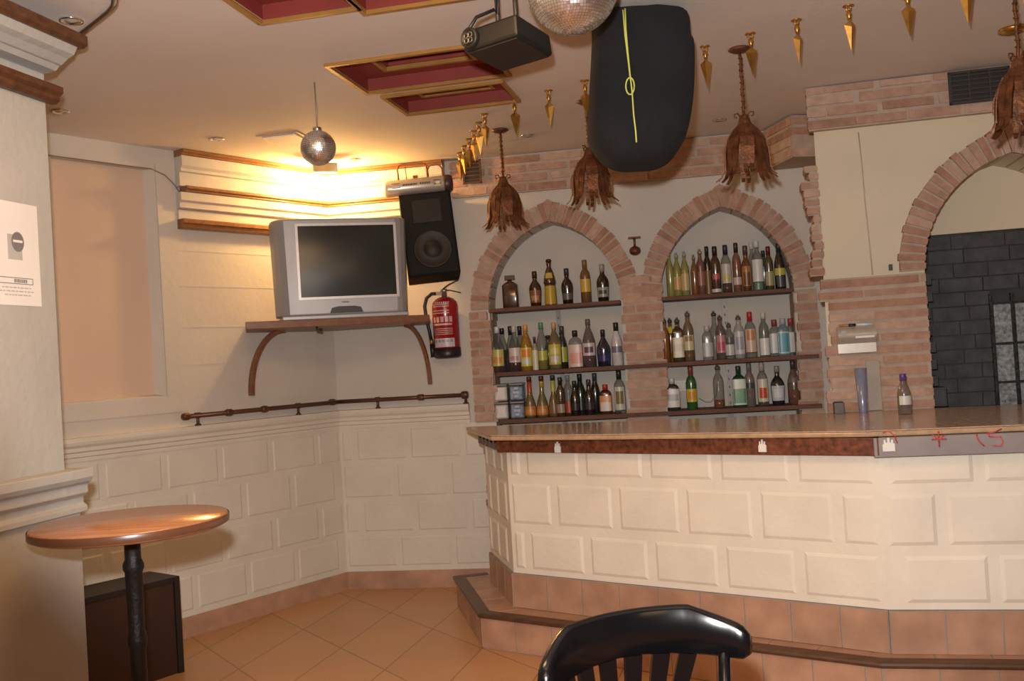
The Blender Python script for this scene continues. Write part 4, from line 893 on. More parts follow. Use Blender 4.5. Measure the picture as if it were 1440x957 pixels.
o.build('printed_marks', [inkdark, pmat((.06, .07, .03)), pmat((.75, .74, .7)), pmat((.5, .36, .08))], lb)
o = MB(ms @ T(-.035, .05, H2 + .110))
def hoop(x0, x1, h, r=.006, y=0): o.tube([(x0, y, 0), (x0, y, h - .03), (x0 + .012, y, h - .008), (x0 + .03, y, h), (x1 - .03, y, h), (x1 - .012, y, h - .008), (x1, y, h - .03), (x1, y, 0)], r, 8)
hoop(-.11, .07, .10); hoop(.075, .165, .085, .005, .02)
for x in (-.06,): o.tube([(x, .01, 0), (x, .01, .09)], .004, 6)
o.box(-.02, .01, -.01, .02, -.004, .018); o.build('hoop_bracket', pmat((.30, .13, .05), .35, .6), lb)

# fire extinguisher
s_, zb0 = FW.hit(630, 503, .10); r = .082; H = FW.hit(627, 417, .10)[1] - zb0
ex = empty('fire_extinguisher', FW.w(s_, .10, zb0), 'red fire extinguisher hung on the wall left of the first arch', 'fire extinguisher')
me_ = FW.m @ T(s_, -.10, zb0) @ RY(D(0))
o = MB(me_); o.lathe([(r, .055), (r, H - .06), (r * .93, H - .035), (r * .7, H - .014), (r * .35, H)], 28); o.build('cylinder', redpaint, ex)
o = MB(me_); o.lathe([(r * .8, 0), (r * .97, .005), (r * 1.03, .015), (r * 1.03, .06)], 28); o.build('base_ring', pmat((.02, .015, .02)), ex)
def lab_band(a0, a1, z0, z1, mi):
    vs = []; n = 10
    for zz in (z0, z1):
        for k in range(n + 1):
            t_ = -PI / 2 + D(a0 + (a1 - a0) * k / n); vs.append(((r + .0008 + .0004 * (mi > 1)) * math.cos(t_), (r + .0008 + .0004 * (mi > 1)) * math.sin(t_), zz))
    o.add(vs, [(k, k + 1, n + 2 + k, n + 1 + k) for k in range(n)], mi, True)
o = MB(me_); lab_band(-48, 48, .068, .122, 0); 
for k in range(5): lab_band(-44 + k * 18, -32 + k * 18, .098, .112, 2)
lab_band(-52, 40, H * .53, H * .56, 1)
for a0 in (-50, -30, -10, 10, 28): lab_band(a0, a0 + 14, H * .58, H * .67, 1)
for zf in (.72, .76, .83, .86): lab_band(-52, 30, H * zf, H * zf + .006, 1)
for k in range(7): lab_band(-30 + k * 9, -24 + k * 9, H * .88, H * .91, 1)
for zf in (.38, .41, .44, .47): lab_band(-45, 42, H * zf, H * zf + .004, 1)
o.build('labels', [pmat((.50, .47, .50)), pmat((.58, .36, .34)), pmat((.25, .25, .3))], ex)
o = MB(me_); o.lathe([(.018, H - .004), (.018, H + .03), (.024, H + .032), (.024, H + .045), (.01, H + .05)], 14); o.box(-.05, .012, -.012, .012, H + .012, H + .034); o.build('valve', pmat((.5, .46, .40), .3, .8), ex)
o = MB(me_); o.strip([(-.01, 0, H + .045), (.03, -.01, H + .07), (.10, -.02, H + .098)], (0, 1, 0), .022, .006); o.strip([(-.01, 0, H + .04), (.04, -.01, H + .038), (.11, -.02, H + .018)], (0, 1, 0), .022, .006); o.build('handle', black, ex)
o = MB(me_); pts = [(-.05, 0, H + .023), (-.08, 0, H + .025), (-.115, 0, H + .0), (-.13, 0, H - .05), (-.125, 0, H - .12), (-.11, 0, H - .2), (-.10, 0, H - .27)]
o.tube(pts, .011, 10); o.build('hose', black, ex)
o = MB(me_); o.tube([(-.10, 0, H - .26), (-.098, 0, H - .29)], .013, 10); o.tube([(-.098, 0, H - .29), (-.093, 0, H - .37)], [.014, .017], 10, 1); o.build('nozzle', [pmat((.35, .26, .1), .3, .7), black], ex)
o = MB(FW.m); o.box(s_ - .02, s_ + .02, -.03, -.001, zb0 + .2, zb0 + .33); o.build('wall_hook', iron, ex)
# grille by the speaker, vent over the right pier, old iron bell fitting
a = FW.hit(650, 224, .04); c = FW.hit(678, 257, .04)
def grille(fr, a, c, d, nv, nh, lab, nm='wall_grille', m2=None):
    root = empty(nm, fr.w((a[0] + c[0]) / 2, d, c[1]), lab, 'vent')
    o = MB(); w_ = .012
    fbox(o, fr, a[0], c[0], d, d + .012, c[1], c[1] + w_); fbox(o, fr, a[0], c[0], d, d + .012, a[1] - w_, a[1]); fbox(o, fr, a[0], a[0] + w_, d, d + .012, c[1], a[1]); fbox(o, fr, c[0] - w_, c[0], d, d + .012, c[1], a[1]); o.build('frame', m2 or darkwood, root)
    o = MB(); fbox(o, fr, a[0] + .005, c[0] - .005, d - .002, d + .003, c[1] + .005, a[1] - .005); o.build('backing', black, root)
    o = MB()
    for k in range(1, nh): zz = c[1] + (a[1] - c[1]) * k / nh; fbox(o, fr, a[0] + .008, c[0] - .008, d + .003, d + .009, zz - .004, zz + .004)
    for k in range(1, nv): xx = a[0] + (c[0] - a[0]) * k / nv; fbox(o, fr, xx - .004, xx + .004, d + .003, d + .010, c[1] + .008, a[1] - .008)
    o.build('louvres', m2 or darkwood, root)
grille(FW, (a[0], min(a[1], 2.675)), c, .042, 1, 6, 'small dark square wall grille beside the loudspeaker')
a = FR.hit(1332, 103, .05); c = FR.hit(1422, 139, .05); grille(FR, (a[0], min(a[1], 2.68)), c, .052, 3, 7, 'wide dark vent in the brick band at upper right', m2=pmat((.035, .026, .022), .6))
s_, z_ = FW.hit(893, 347)
bl = empty('iron_bell', FW.w(s_, .0, z_ - .06), 'small rusty bell-shaped iron fitting between the two arches', 'wall fitting')
o = MB(FW.m @ T(s_, -.04, z_)); o.box(-.038, .038, -.01, .038, .048, .058); o.tube([(0, 0, .05), (0, 0, .0)], .007, 8); o.build('hanger', rust, bl)
o = MB(FW.m @ T(s_, -.04, z_)); o.lathe([(.012, 0), (.03, -.01), (.036, -.03), (.030, -.045), (.012, -.055)], 16); o.build('bell', rust, bl)
# thin cables on the walls
def wire(fr, pix, d, r, m, lab, nm='wall_cable'):
    P = [fr.hit(x, y, d) for x, y in pix]; o = MB(); o.tube([fr.w(a, d, z) for a, z in P], r, 6); thing_mesh(o, nm, m, lab, 'cable', origin=fr.w(P[0][0], d, P[0][1]))
wire(FL, [(60, 217), (120, 225), (180, 233), (212, 237), (232, 246), (245, 259), (253, 271)], .004 + .01, .003, pmat((.22, .16, .11)), 'thin brown cable curving from the left wall to the cornice')
wire(FR, [(1207, 186), (1212, 230), (1217, 290), (1223, 345), (1227, 386)], .004, .003, pmat((.5, .4, .3)), 'thin pale cable running down the cream panel at right')
s_, z_ = FR.hit(1252, 376, .0)
o = MB(); fbox(o, FR, s_ - .008, s_ + .008, .0005, .02, z_ - .015, z_ + .015); thing_mesh(o, 'wall_hook', black, 'tiny black hook on the cream panel beside the big arch', 'hook', origin=FR.w(s_, 0, z_))

# ------------------------------------------------------------------ CEILING THINGS
def ub(mb_, u0_, u1_, v0, v1, z0, z1, mi=0):
    m = Matrix((U1, U2, (0, 0, 1))).transposed().to_4x4(); mb_.box(u0_, u1_, v0, v1, z0, z1, mi, m=m)
COFL = ['larger red ceiling coffer with gold trim, partly behind the black box', 'smaller red ceiling coffer with gold trim, nearer the bottles', 'red ceiling coffer at the top edge, left one', 'red ceiling coffer at the top edge, right one']
for r_c, lab in zip(COFF, COFL):
    q = [uv(p) for p in r_c]; ua, ub_ = min(x for x, y in q), max(x for x, y in q); va, vb = min(y for x, y in q), max(y for x, y in q)
    cen = U1 * (ua + ub_) / 2 + U2 * (va + vb) / 2
    root = empty('ceiling_coffer', (cen.x, cen.y, CL), lab, 'ceiling coffer', 'red ceiling coffers')
    dp = .055; o = MB(); t_ = .012
    ub(o, ua - t_, ua, va, vb, CL + .001, CL + dp); ub(o, ub_, ub_ + t_, va, vb, CL + .001, CL + dp); ub(o, ua, ub_, va - t_, va, CL + .001, CL + dp); ub(o, ua, ub_, vb, vb + t_, CL + .001, CL + dp)
    # top panel with a slot in it
    iu0, iu1, iv0, iv1 = ua + (ub_ - ua) * .22, ub_ - (ub_ - ua) * .18, va + (vb - va) * .36, vb - (vb - va) * .32
    ub(o, ua, ub_, va, iv0, CL + dp, CL + dp + t_); ub(o, ua, ub_, iv1, vb, CL + dp, CL + dp + t_); ub(o, ua, iu0, iv0, iv1, CL + dp, CL + dp + t_); ub(o, iu1, ub_, iv0, iv1, CL + dp, CL + dp + t_)
    ub(o, iu0, iu1, iv0, iv1, CL + dp + .05, CL + dp + .06)
    for s1 in (0, 1): ub(o, iu0 if s1 == 0 else iu1 - t_, iu0 + t_ if s1 == 0 else iu1, iv0, iv1, CL + dp, CL + dp + .05); ub(o, iu0, iu1, iv0 if s1 == 0 else iv1 - t_, iv0 + t_ if s1 == 0 else iv1, CL + dp, CL + dp + .05)
    cbx = o.build('coffer_box', darkred, root)
    def frame(nm, a0, a1, b0, b1, z, w_, h, root=root):
        o = MB(); ub(o, a0 - w_, a1 + w_, b0 - w_, b0, z - h, z); ub(o, a0 - w_, a1 + w_, b1, b1 + w_, z - h, z); ub(o, a0 - w_, a0, b0, b1, z - h, z); ub(o, a1, a1 + w_, b0, b1, z - h, z); o.build(nm, gold, root, bevel=.004)
    frame('outer_trim', ua, ub_, va, vb, CL - .0005, .018, .014); frame('inner_trim', iu0, iu1, iv0, iv1, CL + dp, .018, .018, cbx)
# spearheads hanging from the ceiling in a row above the bar edge
def spear_proto():
    me = []
    o = MB(); o.lathe([(.022, -.0004), (.022, -.003), (.005, -.006)], 10); o.lathe([(.004, -.018), (.008, -.025), (.012, -.035), (.008, -.045), (.007, -.055)], 12); o.tube([(.011 * math.cos(a), 0, -.012 + .011 * math.sin(a)) for a in [2 * PI * k / 12 for k in range(13)]], .0035, 6); me.append(('ring', o))
    o = MB(); o.add([(-.024, 0, -.075), (0, .009, -.06), (.024, 0, -.075), (0, -.009, -.06), (0, 0, -.175), (0, .013, -.085), (0, -.013, -.085)], [(0, 6, 3), (3, 6, 2), (2, 5, 1), (1, 5, 0), (0, 4, 6), (6, 4, 2), (2, 4, 5), (5, 4, 0), (0, 3, 1), (1, 3, 2)]); me.append(('blade', o))
    return me
SPX = [(646, 214), (652, 205), (659, 195), (666, 184), (673, 172), (681, 160), (723, 141), (771, 127), (822, 113), (875, 96), (934, 80), (991, 65), (1055, 47), (1120, 28), (1193, 8), (1275, -14), (1357, -34), (1438, -55)]
SPL = ['nearest the small dark grille', 'second from the small dark grille', 'third from the small dark grille', 'fourth from the small dark grille', 'fifth from the small dark grille', 'at the corner of the row', 'at the right tip of the smaller red coffer', 'between the smaller red coffer and the black bag', 'at the left edge of the black bag', 'behind the left half of the black bag', 'behind the right half of the black bag', 'just right of the black bag', 'beside the third rusty lamp mount', 'first one right of the third rusty lamp', 'second one right of the third rusty lamp', 'third one right of the third rusty lamp', 'cut by the top edge left of the rightmost lamp', 'at the top right corner by the rightmost lamp']
sp0 = None
SPX = [(x, y) for x, y in SPX]
for (x, y), l_ in zip(SPX, SPL):
    p = at_z(x, y, CL)
    if sp0 is None:
        sp0 = empty('spearhead', (0, 0, 0), 'brass spearhead hanging from the ceiling, ' + l_, 'spearhead', 'brass spearheads above the bar')
        for nm, mb_ in spear_proto(): mb_.build(nm, brass, sp0)
        sp0.location = (p.x, p.y, CL); continue
    r_ = sp0.copy(); COL.objects.link(r_); r_.location = (p.x, p.y, CL); r_.rotation_euler = (0, 0, random.uniform(-.5, .5)); r_['label'] = 'brass spearhead hanging from the ceiling, ' + l_
    for ch in list(sp0.children): c = ch.copy(); COL.objects.link(c); c.parent = r_
# rusty leaf lamps
def lamp_parts(rod, m0):
    parts = []
    o = MB(); o.lathe([(.045, 0), (.05, -.006), (.03, -.016), (.01, -.02)], 18); parts.append(('ceiling_plate', o))
    o = MB(); pts = [(.002 * math.sin(k * 1.3), .002 * math.cos(k * 1.3), -.02 - (rod - .02) * k / 16) for k in range(17)]; o.tube(pts, .0065, 8)
    for k in range(9): z = -.04 - (rod - .06) * k / 9; o.tube([(.008 * math.cos(a), .008 * math.sin(a), z - .006 * a / 6.28) for a in [2 * PI * q / 8 for q in range(9)]], .003, 5)
    parts.append(('rod', o))
    o = MB()
    for a in (0, PI / 2, PI, 3 * PI / 2):
        c, s_ = math.cos(a), math.sin(a); o.tube([(c * x, s_ * x, -rod + z) for x, z in ((.008, -.03), (.014, .0), (.026, .022), (.040, .020), (.040, .006), (.030, .004))], .0035, 6)
    parts.append(('scroll', o))
    n = 8
    for k in range(n):
        a = 2 * PI * k / n + .2; o = MB()
        L_ = [(.014, 0.02), (.026, -.02), (.052, -.048), (.076, -.085), (.088, -.13), (.092, -.18), (.093, -.215)]
        rr = random.uniform(.95, 1.05)
        pts = [(math.cos(a) * x * rr, math.sin(a) * x * rr, -rod - .01 + z) for x, z in L_]; wv = Vector((-math.sin(a), math.cos(a), 0))
        o.strip(pts, wv, [.014, .028, .046, .058, .058, .050, .044], .004)
        for sgn in (-1, 1):                      # ragged forked tips
            e0 = Vector(pts[-1]) + wv * sgn * .012; ln = random.uniform(.03, .042); ou = random.uniform(.016, .03)
            o.strip([e0 + Vector((0, 0, .01)), e0 + Vector((math.cos(a) * ou * .5, math.sin(a) * ou * .5, -ln * .55)), e0 + Vector((math.cos(a) * ou * 1.3, math.sin(a) * ou * 1.3, -ln))], wv, [.020, .018, .013], .004)
        o.strip([Vector(pts[2]) + Vector((math.cos(a), math.sin(a), 0)) * .006, Vector(pts[4]) + Vector((math.cos(a), math.sin(a), 0)) * .008, Vector(pts[5]) + Vector((math.cos(a), math.sin(a), 0)) * .007], wv, [.006, .008, .005], .005)
        parts.append(('leaf', o))
    o = MB(); o.lathe([(.016, -rod - .02), (.018, -rod - .07), (.012, -rod - .08)], 12); parts.append(('bulb_holder', o))
    return parts
l1 = at_z(703, 182, CL); l3 = at_z(1040, 68, CL)
mids = at_y(836, 240, 4.86)
LD = (l3 - l1)
lamps = [(l1, .275, 'rusty leaf-shaped ceiling lamp, the left one, before the first arch'), (Vector((mids.x - .02, 4.87, CL)), .25, 'rusty leaf-shaped ceiling lamp partly behind the black bag'), (l3, .30, 'rusty leaf-shaped ceiling lamp with its whole rod visible, before the second arch'), (Vector((1.90, 3.51, CL)), .30, 'rusty leaf-shaped ceiling lamp cut by the right edge')]
for i, (p, rod, lab) in enumerate(lamps):
    root = empty('leaf_lamp', (p.x, p.y, CL), lab, 'lamp', 'rusty leaf lamps above the bar'); 
    for nm, mb_ in lamp_parts(rod, None):
        mb_.m = Matrix(); ob = MB(T(p.x, p.y, CL) @ RZ(i * .6)); ob.add(mb_.v, mb_.f, 0); ob.sm = mb_.sm; ob.build(nm, rust, root)
p = at_z(1425, 40, CL); o = MB(T(p.x, p.y, CL)); o.lathe([(.06, -.0005), (.06, -.012), (.03, -.022), (.0, -.022)], 20); thing_mesh(o, 'ceiling_rose', brass, 'round brass ceiling rose behind the rightmost lamp rod', 'ceiling fitting', origin=(p.x, p.y, CL))
# downlights
for (x, y), lab, r in (((100, 28), 'recessed silver ceiling spotlight above the pillar', .04), ((85, 156), 'recessed ceiling spotlight beside the pillar moulding', .04), ((305, 195), 'recessed ceiling spotlight above the left cornice', .04), ((497, 224), 'recessed ceiling spotlight right of the small mirror ball', .04), ((742, 190), 'recessed ceiling spotlight over the left lamp', .04), ((1012, 168), 'recessed ceiling spotlight left of the third rusty lamp', .04)):
    p = at_z(x, y, CL); root = empty('ceiling_spotlight', (p.x, p.y, CL), lab, 'ceiling light', 'small recessed ceiling lights')
    o = MB(T(p.x, p.y, CL)); o.lathe([(r, -.0005), (r, -.006), (r * .75, -.007), (r * .65, -.003)], 20); o.build('ring', chrome, root)
    o = MB(T(p.x, p.y, CL)); o.lathe([(r * .6, -.0005), (r * .55, -.004), (0.001, -.009)], 14); o.build('lamp', pmat((.6, .55, .5), .2, .4), root)
# square ceiling hatch
p = at_z(403, 194, CL); o = MB(T(p.x, p.y, CL) @ RZ(FR.a)); o.box(-.12, .12, -.12, .12, -.006, -.0005); o.box(-.095, .095, -.095, .095, -.012, -.006, 1)
thing_mesh(o, 'ceiling_hatch', [pmat((.5, .36, .22)), white], 'pale square ceiling panel left of the small mirror ball', 'ceiling panel', origin=(p.x, p.y, CL))
# mirror balls
def mirror_ball(c, r, lab, cord=True, nr=26):
    root = empty('mirror_ball', c, lab, 'mirror ball')
    o = MB(T(*c)); o.lathe([(max(.001, r * .985 * math.sin(PI * k / 24)), -r * .985 * math.cos(PI * k / 24)) for k in range(25)], 32, cap=False); o.build('core', pmat((.12, .11, .10), .5, .3), root)
    o = MB(T(*c))
    for j in range(nr):
        la0 = -PI / 2 + PI * (j + .05) / nr; la1 = -PI / 2 + PI * (j + .95) / nr; cm_ = math.cos((la0 + la1) / 2); n = max(4, int(2 * nr * cm_))
        for i in range(n):
            b0 = 2 * PI * (i + .05) / n; b1 = 2 * PI * (i + .95) / n; la, lb_ = (la0 + la1) / 2, (b0 + b1) / 2
            nn = Vector((math.cos(la) * math.cos(lb_), math.cos(la) * math.sin(lb_), math.sin(la)))
            nt_ = (nn + Vector([random.gauss(0, .06) for _ in range(3)])).normalized(); cc = nn * r
            vs = []
            for l2, b2 in ((la0, b0), (la0, b1), (la1, b1), (la1, b0)):
                v = Vector((math.cos(l2) * math.cos(b2), math.cos(l2) * math.sin(b2), math.sin(l2))) * r; v -= nt_ * ((v - cc).dot(nt_)); vs.append(v)
            o.add(vs, [(0, 1, 2, 3)], 0)
    o.build('mirror_tiles', mat('mirror_tile', (.95, .95, .95), .38, 1, var=.03), root)
    o = MB(T(*c)); o.lathe([(.02, r - .003), (.02, r + .012), (.008, r + .018)], 12); o.build('top_cap', chrome, root)
    o = MB(); o.tube([c + Vector((0, 0, r + .01)), Vector((c.x, c.y, CL - .001))], .003 if r < .12 else .006, 6); o.build('hanging_rod', pmat((.3, .28, .26), .4, .6), root)
c = at_y(447.5, 208, 4.27); mirror_ball(c, 25 / F * c.y * .99, 'small mirror ball hanging near the corner')
c = at_y(804, -18, 2.9); mirror_ball(c, 67.5 / F * c.y * .97, 'large mirror ball cut by the top edge, before the black bag', nr=46)
# black bag with a speaker in it
Yb = 3.64
def bagpt(x, y): return at_y(x, y, Yb)
outl = [(836, 14), (880, 12), (930, 13), (963, 22), (969, 55), (974, 68), (974, 120), (970, 160), (962, 195), (948, 220), (928, 234), (900, 238), (868, 237), (848, 226), (833, 208), (828, 190), (829, 140), (832, 90), (834, 50)]
bag = empty('covered_speaker', Vector((bagpt(900, 120).x, Yb, bagpt(900, 120).z)), 'black cloth bag tied with yellow green rope, hung from the ceiling', 'covered speaker')
P2 = [bagpt(x, y) for x, y in outl]
cen = sum(P2, Vector()) / len(P2)
o = MB(); ringsd = [(-.165, .0), (-.165, .55), (-.15, .80), (-.11, .93), (-.05, .99), (.05, 1.0), (.12, .95), (.16, .82), (.16, 0)]
# resample the outline smoothly
def resample(P, m):
    out = []; n = len(P)
    for i in range(n):
        p0, p1, p2, p3 = P[i - 1], P[i], P[(i + 1) % n], P[(i + 2) % n]
        for k in range(m):
            t_ = k / m; out.append(.5 * ((2 * p1) + (p2 - p0) * t_ + (2 * p0 - 5 * p1 + 4 * p2 - p3) * t_ ** 2 + (3 * p1 - p0 - 3 * p2 + p3) * t_ ** 3))
    return out
RP = resample(P2, 4); vs = []
nrp = len(RP)
yaw = D(-10)
for dy, sc in ringsd:
    for i, p in enumerate(RP):
        q = cen + (p - cen) * sc; fold = .0025 * math.sin(p.x * 70) * (sc > .5)
        vs.append((q.x, q.y + dy + fold, min(q.z, CL - .012)))
fs = [(j * nrp + i, j * nrp + (i + 1) % nrp, (j + 1) * nrp + (i + 1) % nrp, (j + 1) * nrp + i) for j in range(len(ringsd) - 1) for i in range(nrp)]
o.add(vs, fs, 0, True); o.build('cloth_bag', cloth, bag)
o = MB(); rp = [(879, 12), (880, 40), (883, 75), (886, 105), (889, 130), (891, 160), (894, 185), (895, 200)]
o.tube([at_y(x, y, Yb - .178) for x, y in rp], .0030, 6); o.tube([at_y(x, y, Yb - .178) for x, y in [(876, 14), (879, 50), (884, 90), (886, 108)]], 0.0028, 6)
o.tube([at_y(886 + 6 * math.cos(a), 121 + 12 * math.sin(a), Yb - .180) for a in [2 * PI * k / 14 for k in range(15)]], .0029, 6); o.build('rope', rope, bag)
pt_ = bagpt(895, 20)
o = MB(T(pt_.x, Yb, 0)); o.box(-.06, .06, -.05, .05, CL - .02, CL - .001); o.build('ceiling_bracket', iron, bag)
# black effect box
za = 2.42; Pa, Pb, Pc_ = at_z(652, 74, za), at_z(705, 101, za), at_z(778, 79, za); Pd = Pa + Pc_ - Pb
pj = empty('stage_light_box', (Pa + Pc_) / 2, 'black box-shaped stage light hung from the ceiling by the mirror ball', 'stage light')
hgt = .072
o = MB(); qs = [Pa, Pd, Pc_, Pb]; cc = sum(qs, Vector()) / 4
o.add([q for q in qs] + [cc + (q - cc) * .96 + Vector((0, 0, hgt)) for q in qs], [(3, 2, 1, 0), (4, 5, 6, 7), (0, 1, 5, 4), (1, 2, 6, 5), (2, 3, 7, 6), (3, 0, 4, 7)]); o.build('housing', mat('charcoal_housing', (.008, .010, .011), .5, var=.2), pj, bevel=.01)
o = MB(); o.add([cc + (q - cc) * .9 + Vector((0, 0, -.004)) for q in qs] + [cc + (q - cc) * .9 + Vector((0, 0, .001)) for q in qs], [(3, 2, 1, 0), (4, 5, 6, 7), (0, 1, 5, 4), (1, 2, 6, 5), (2, 3, 7, 6), (3, 0, 4, 7)]); o.build('base_plate', mat('brown_black_plate', (.018, .010, .006), .6), pj)
ax = (Pa - Pb).normalized(); axp = (Pd - Pa).normalized()
ec = (Pa * .75 + Pd * .25) + Vector((0, 0, .05)); el = Matrix((Vector((ax.y, -ax.x, 0)), Vector((0, 0, 1)), ax)).transposed().to_4x4(); 
fn = Vector((axp.y, -axp.x, 0)).normalized()
if fn.y > 0: fn = -fn
el = Matrix((axp, Vector((0, 0, 1)), fn)).transposed().to_4x4(); el.translation = Pa + axp * .035 + Vector((0, 0, .037))
o = MB(el); o.lathe([(.034, -.01), (.034, .012), (.028, .016), (.024, .006)], 20); o.build('lens_ring', black, pj)
o = MB(el); 
for q in range(4):
    a = PI / 4 + q * PI / 2; o.tube([(.012 * math.cos(a) + .008 * math.cos(b), .012 * math.sin(a) + .008 * math.sin(b), .014) for b in [2 * PI * k / 10 for k in range(11)]], .0022, 5)
o.build('lens_clips', pmat((.25, .24, .2), .3, .8), pj)
o = MB(); tp_ = cc + Vector((0, 0, hgt)); 
for dx in (-.03, .03):
    o.tube([tp_ + Vector((dx, 0, -.002)), tp_ + Vector((dx, 0, CL - tp_.z - .001))], .008, 8)
o.box(-.05, .05, -.02, .02, -.008, 0, m=T(tp_.x, tp_.y, CL - .001)); o.build('hanging_bracket', pmat((.06, .055, .05), .5, .5), pj)
o = MB(); s1 = Pa + Vector((0, 0, hgt)) * 1 + (cc - Pa) * .12; o.tube([s1, s1 + Vector((.03, .02, .05)), s1 + Vector((.09, .03, .075)), tp_ + Vector((-.03, -.01, .06)), tp_ + Vector((-.02, -.012, .2)), Vector((tp_.x - .02, tp_.y, CL))], .006, 8); o.build('power_cable', black, pj)
# ceiling cables by the pillar
P = [at_z(x, y, CL - .008) for x, y in ((104, 54), (122, 40), (140, 26), (152, 16), (158, 8), (160, -6), (158, -30))]
o = MB(); o.tube(P, .006, 8); o.tube([p + Vector((.018, .0, .001)) for p in P], .005, 8, 1); thing_mesh(o, 'ceiling_cable', [pmat((.08, .04, .025)), pmat((.35, .22, .13))], 'pair of brown cables curving over the ceiling above the pillar', 'cable', origin=P[0])

# ------------------------------------------------------------------ FOREGROUND AND LEFT
# round bar table
pc = at_y(184, 730, 2.98); zt2 = pc.z; Rt = .288
tb = empty('bar_table', (pc.x, pc.y, 0), 'round wooden table on a black cast iron column beside the pillar', 'table')
mt_ = T(pc.x, pc.y, 0)
o = MB(mt_); o.lathe([(Rt - .012, zt2 - .034), (Rt, zt2 - .026), (Rt, zt2 - .008), (Rt - .006, zt2), (.001, zt2)], 64); o.build('table_top', tablewood, tb)
o = MB(mt_); o.lathe([(Rt + .0006, zt2 - .027), (Rt + .0016, zt2 - .024), (Rt + .0016, zt2 - .006), (Rt + .0006, zt2 - .004)], 64, cap=False); o.build('edge_band', pmat((.13, .055, .03), .3), tb)
o = MB(mt_); o.lathe([(.04, .03), (.032, .05), (.026, .10), (.030, .3), (.025, .32), (.024, .60), (.029, .62), (.029, .64), (.024, .66), (.026, zt2 - .16), (.031, zt2 - .15), (.031, zt2 - .135), (.024, zt2 - .12), (.024, zt2 - .065), (.030, zt2 - .058), (.030, zt2 - .048), (.024, zt2 - .044), (.024, zt2 - .036)], 18); o.build('column', iron, tb)
o = MB(mt_); o.box(-.07, .07, -.07, .07, zt2 - .041, zt2 - .035); o.build('top_plate', iron, tb)
for k in range(4):
    a = k * PI / 2 + .3; o = MB(mt_); c, s_ = math.cos(a), math.sin(a); o.strip([(c * .02, s_ * .02, .10), (c * .10, s_ * .10, .075), (c * .20, s_ * .20, .03), (c * .24, s_ * .24, .014)], (-s_, c, 0), .045, .022); o.build('foot', iron, tb)
# dark box against the left wall
e0 = at_z(260, 944, 0); FBx = Fr((e0.x, e0.y), FL.a)
bx = empty('dark_box', FBx.w(-.3, -.15, 0), 'dark brown wooden box with black side, on the floor behind the table', 'box')
hb = .46
o = MB(); fbox(o, FBx, -.72, -.03, -.26, -.012, .0, hb); o.build('box_body', mat('dark_red_brown_panel', (.035, .012, .006), .6, var=.2), bx)
o = MB(); fbox(o, FBx, -.03, 0, -.262, 0, 0, hb + .004); fbox(o, FBx, -.722, -.69, -.262, 0, 0, hb + .004); fbox(o, FBx, -.69, -.03, -.262, 0, hb - .022, hb + .004); o.build('black_frame', mat('black_frame', (.012, .010, .010), .45), bx, bevel=.003)
# poster on the pillar
po = empty('notice_sheet', FP.w(-.2, .002, 1.70), 'white paper notice with a round sign and printed lines on the pillar', 'notice')
r1 = FP.hit(52, 297, .002)[0]; zt3 = 2.03; zb3 = 1.69
o = MB(); fbox(o, FP, r1 - .26, r1, .0285 * 0 + .0005, .0015, zb3, zt3); o.build('sheet', paper, po)
k1 = FP.hit(25, 340, .002); 
def pr(x0, y0, x1, y1): a = FP.hit(x0, y0, .002); c = FP.hit(x1, y1, .002); return a[0], c[0], c[1], a[1]
o = MB(); a0, a1, z0, z1 = pr(10, 328, 32, 366); fbox(o, FP, a0, a1, .0015, .0018, z0, z1); o.build('printed_picture', inklight, po)
o = MB(); fprism(o, FP, [(k1[0] + .028 * math.cos(2 * PI * k / 24), k1[1] + .033 * math.sin(2 * PI * k / 24)) for k in range(24)], .0018, .0022); o.build('round_sign', ink, po)
o = MB(); fbox(o, FP, k1[0] - .021, k1[0] + .021, .0022, .0025, k1[1] - .002, k1[1] + .006); o.build('white_bar', paper, po)
a0, a1, z0, z1 = pr(-20, 386, 47, 401); o = MB()
for q in ((a0, a1, z0, z0 + .0025), (a0, a1, z1 - .0025, z1), (a1 - .003, a1, z0, z1), (a0, a0 + .003, z0, z1)): fbox(o, FP, q[0], q[1], .0015, .0019, q[2], q[3])
x = a1 - .085
for w_ in (.008, .006, .009, .007, .006, .008, .007): fbox(o, FP, x, x + w_ * .8, .0015, .0019, (z0 + z1) / 2 - .006, (z0 + z1) / 2 + .006); x += w_ + .0012
o.build('text_box', ink, po)
o = MB()
for j, (l_, w_) in enumerate(((.14, .10), (.15, .14), (.13, .10))):
    zz = z0 - .014 - j * .012; x = a1 - l_
    while x < a1 - .01: ww = random.uniform(.008, .02); fbox(o, FP, x, min(x + ww, a1), .0015, .0018, zz, zz + .004); x += ww + .004
o.build('text_lines', inklight, po)
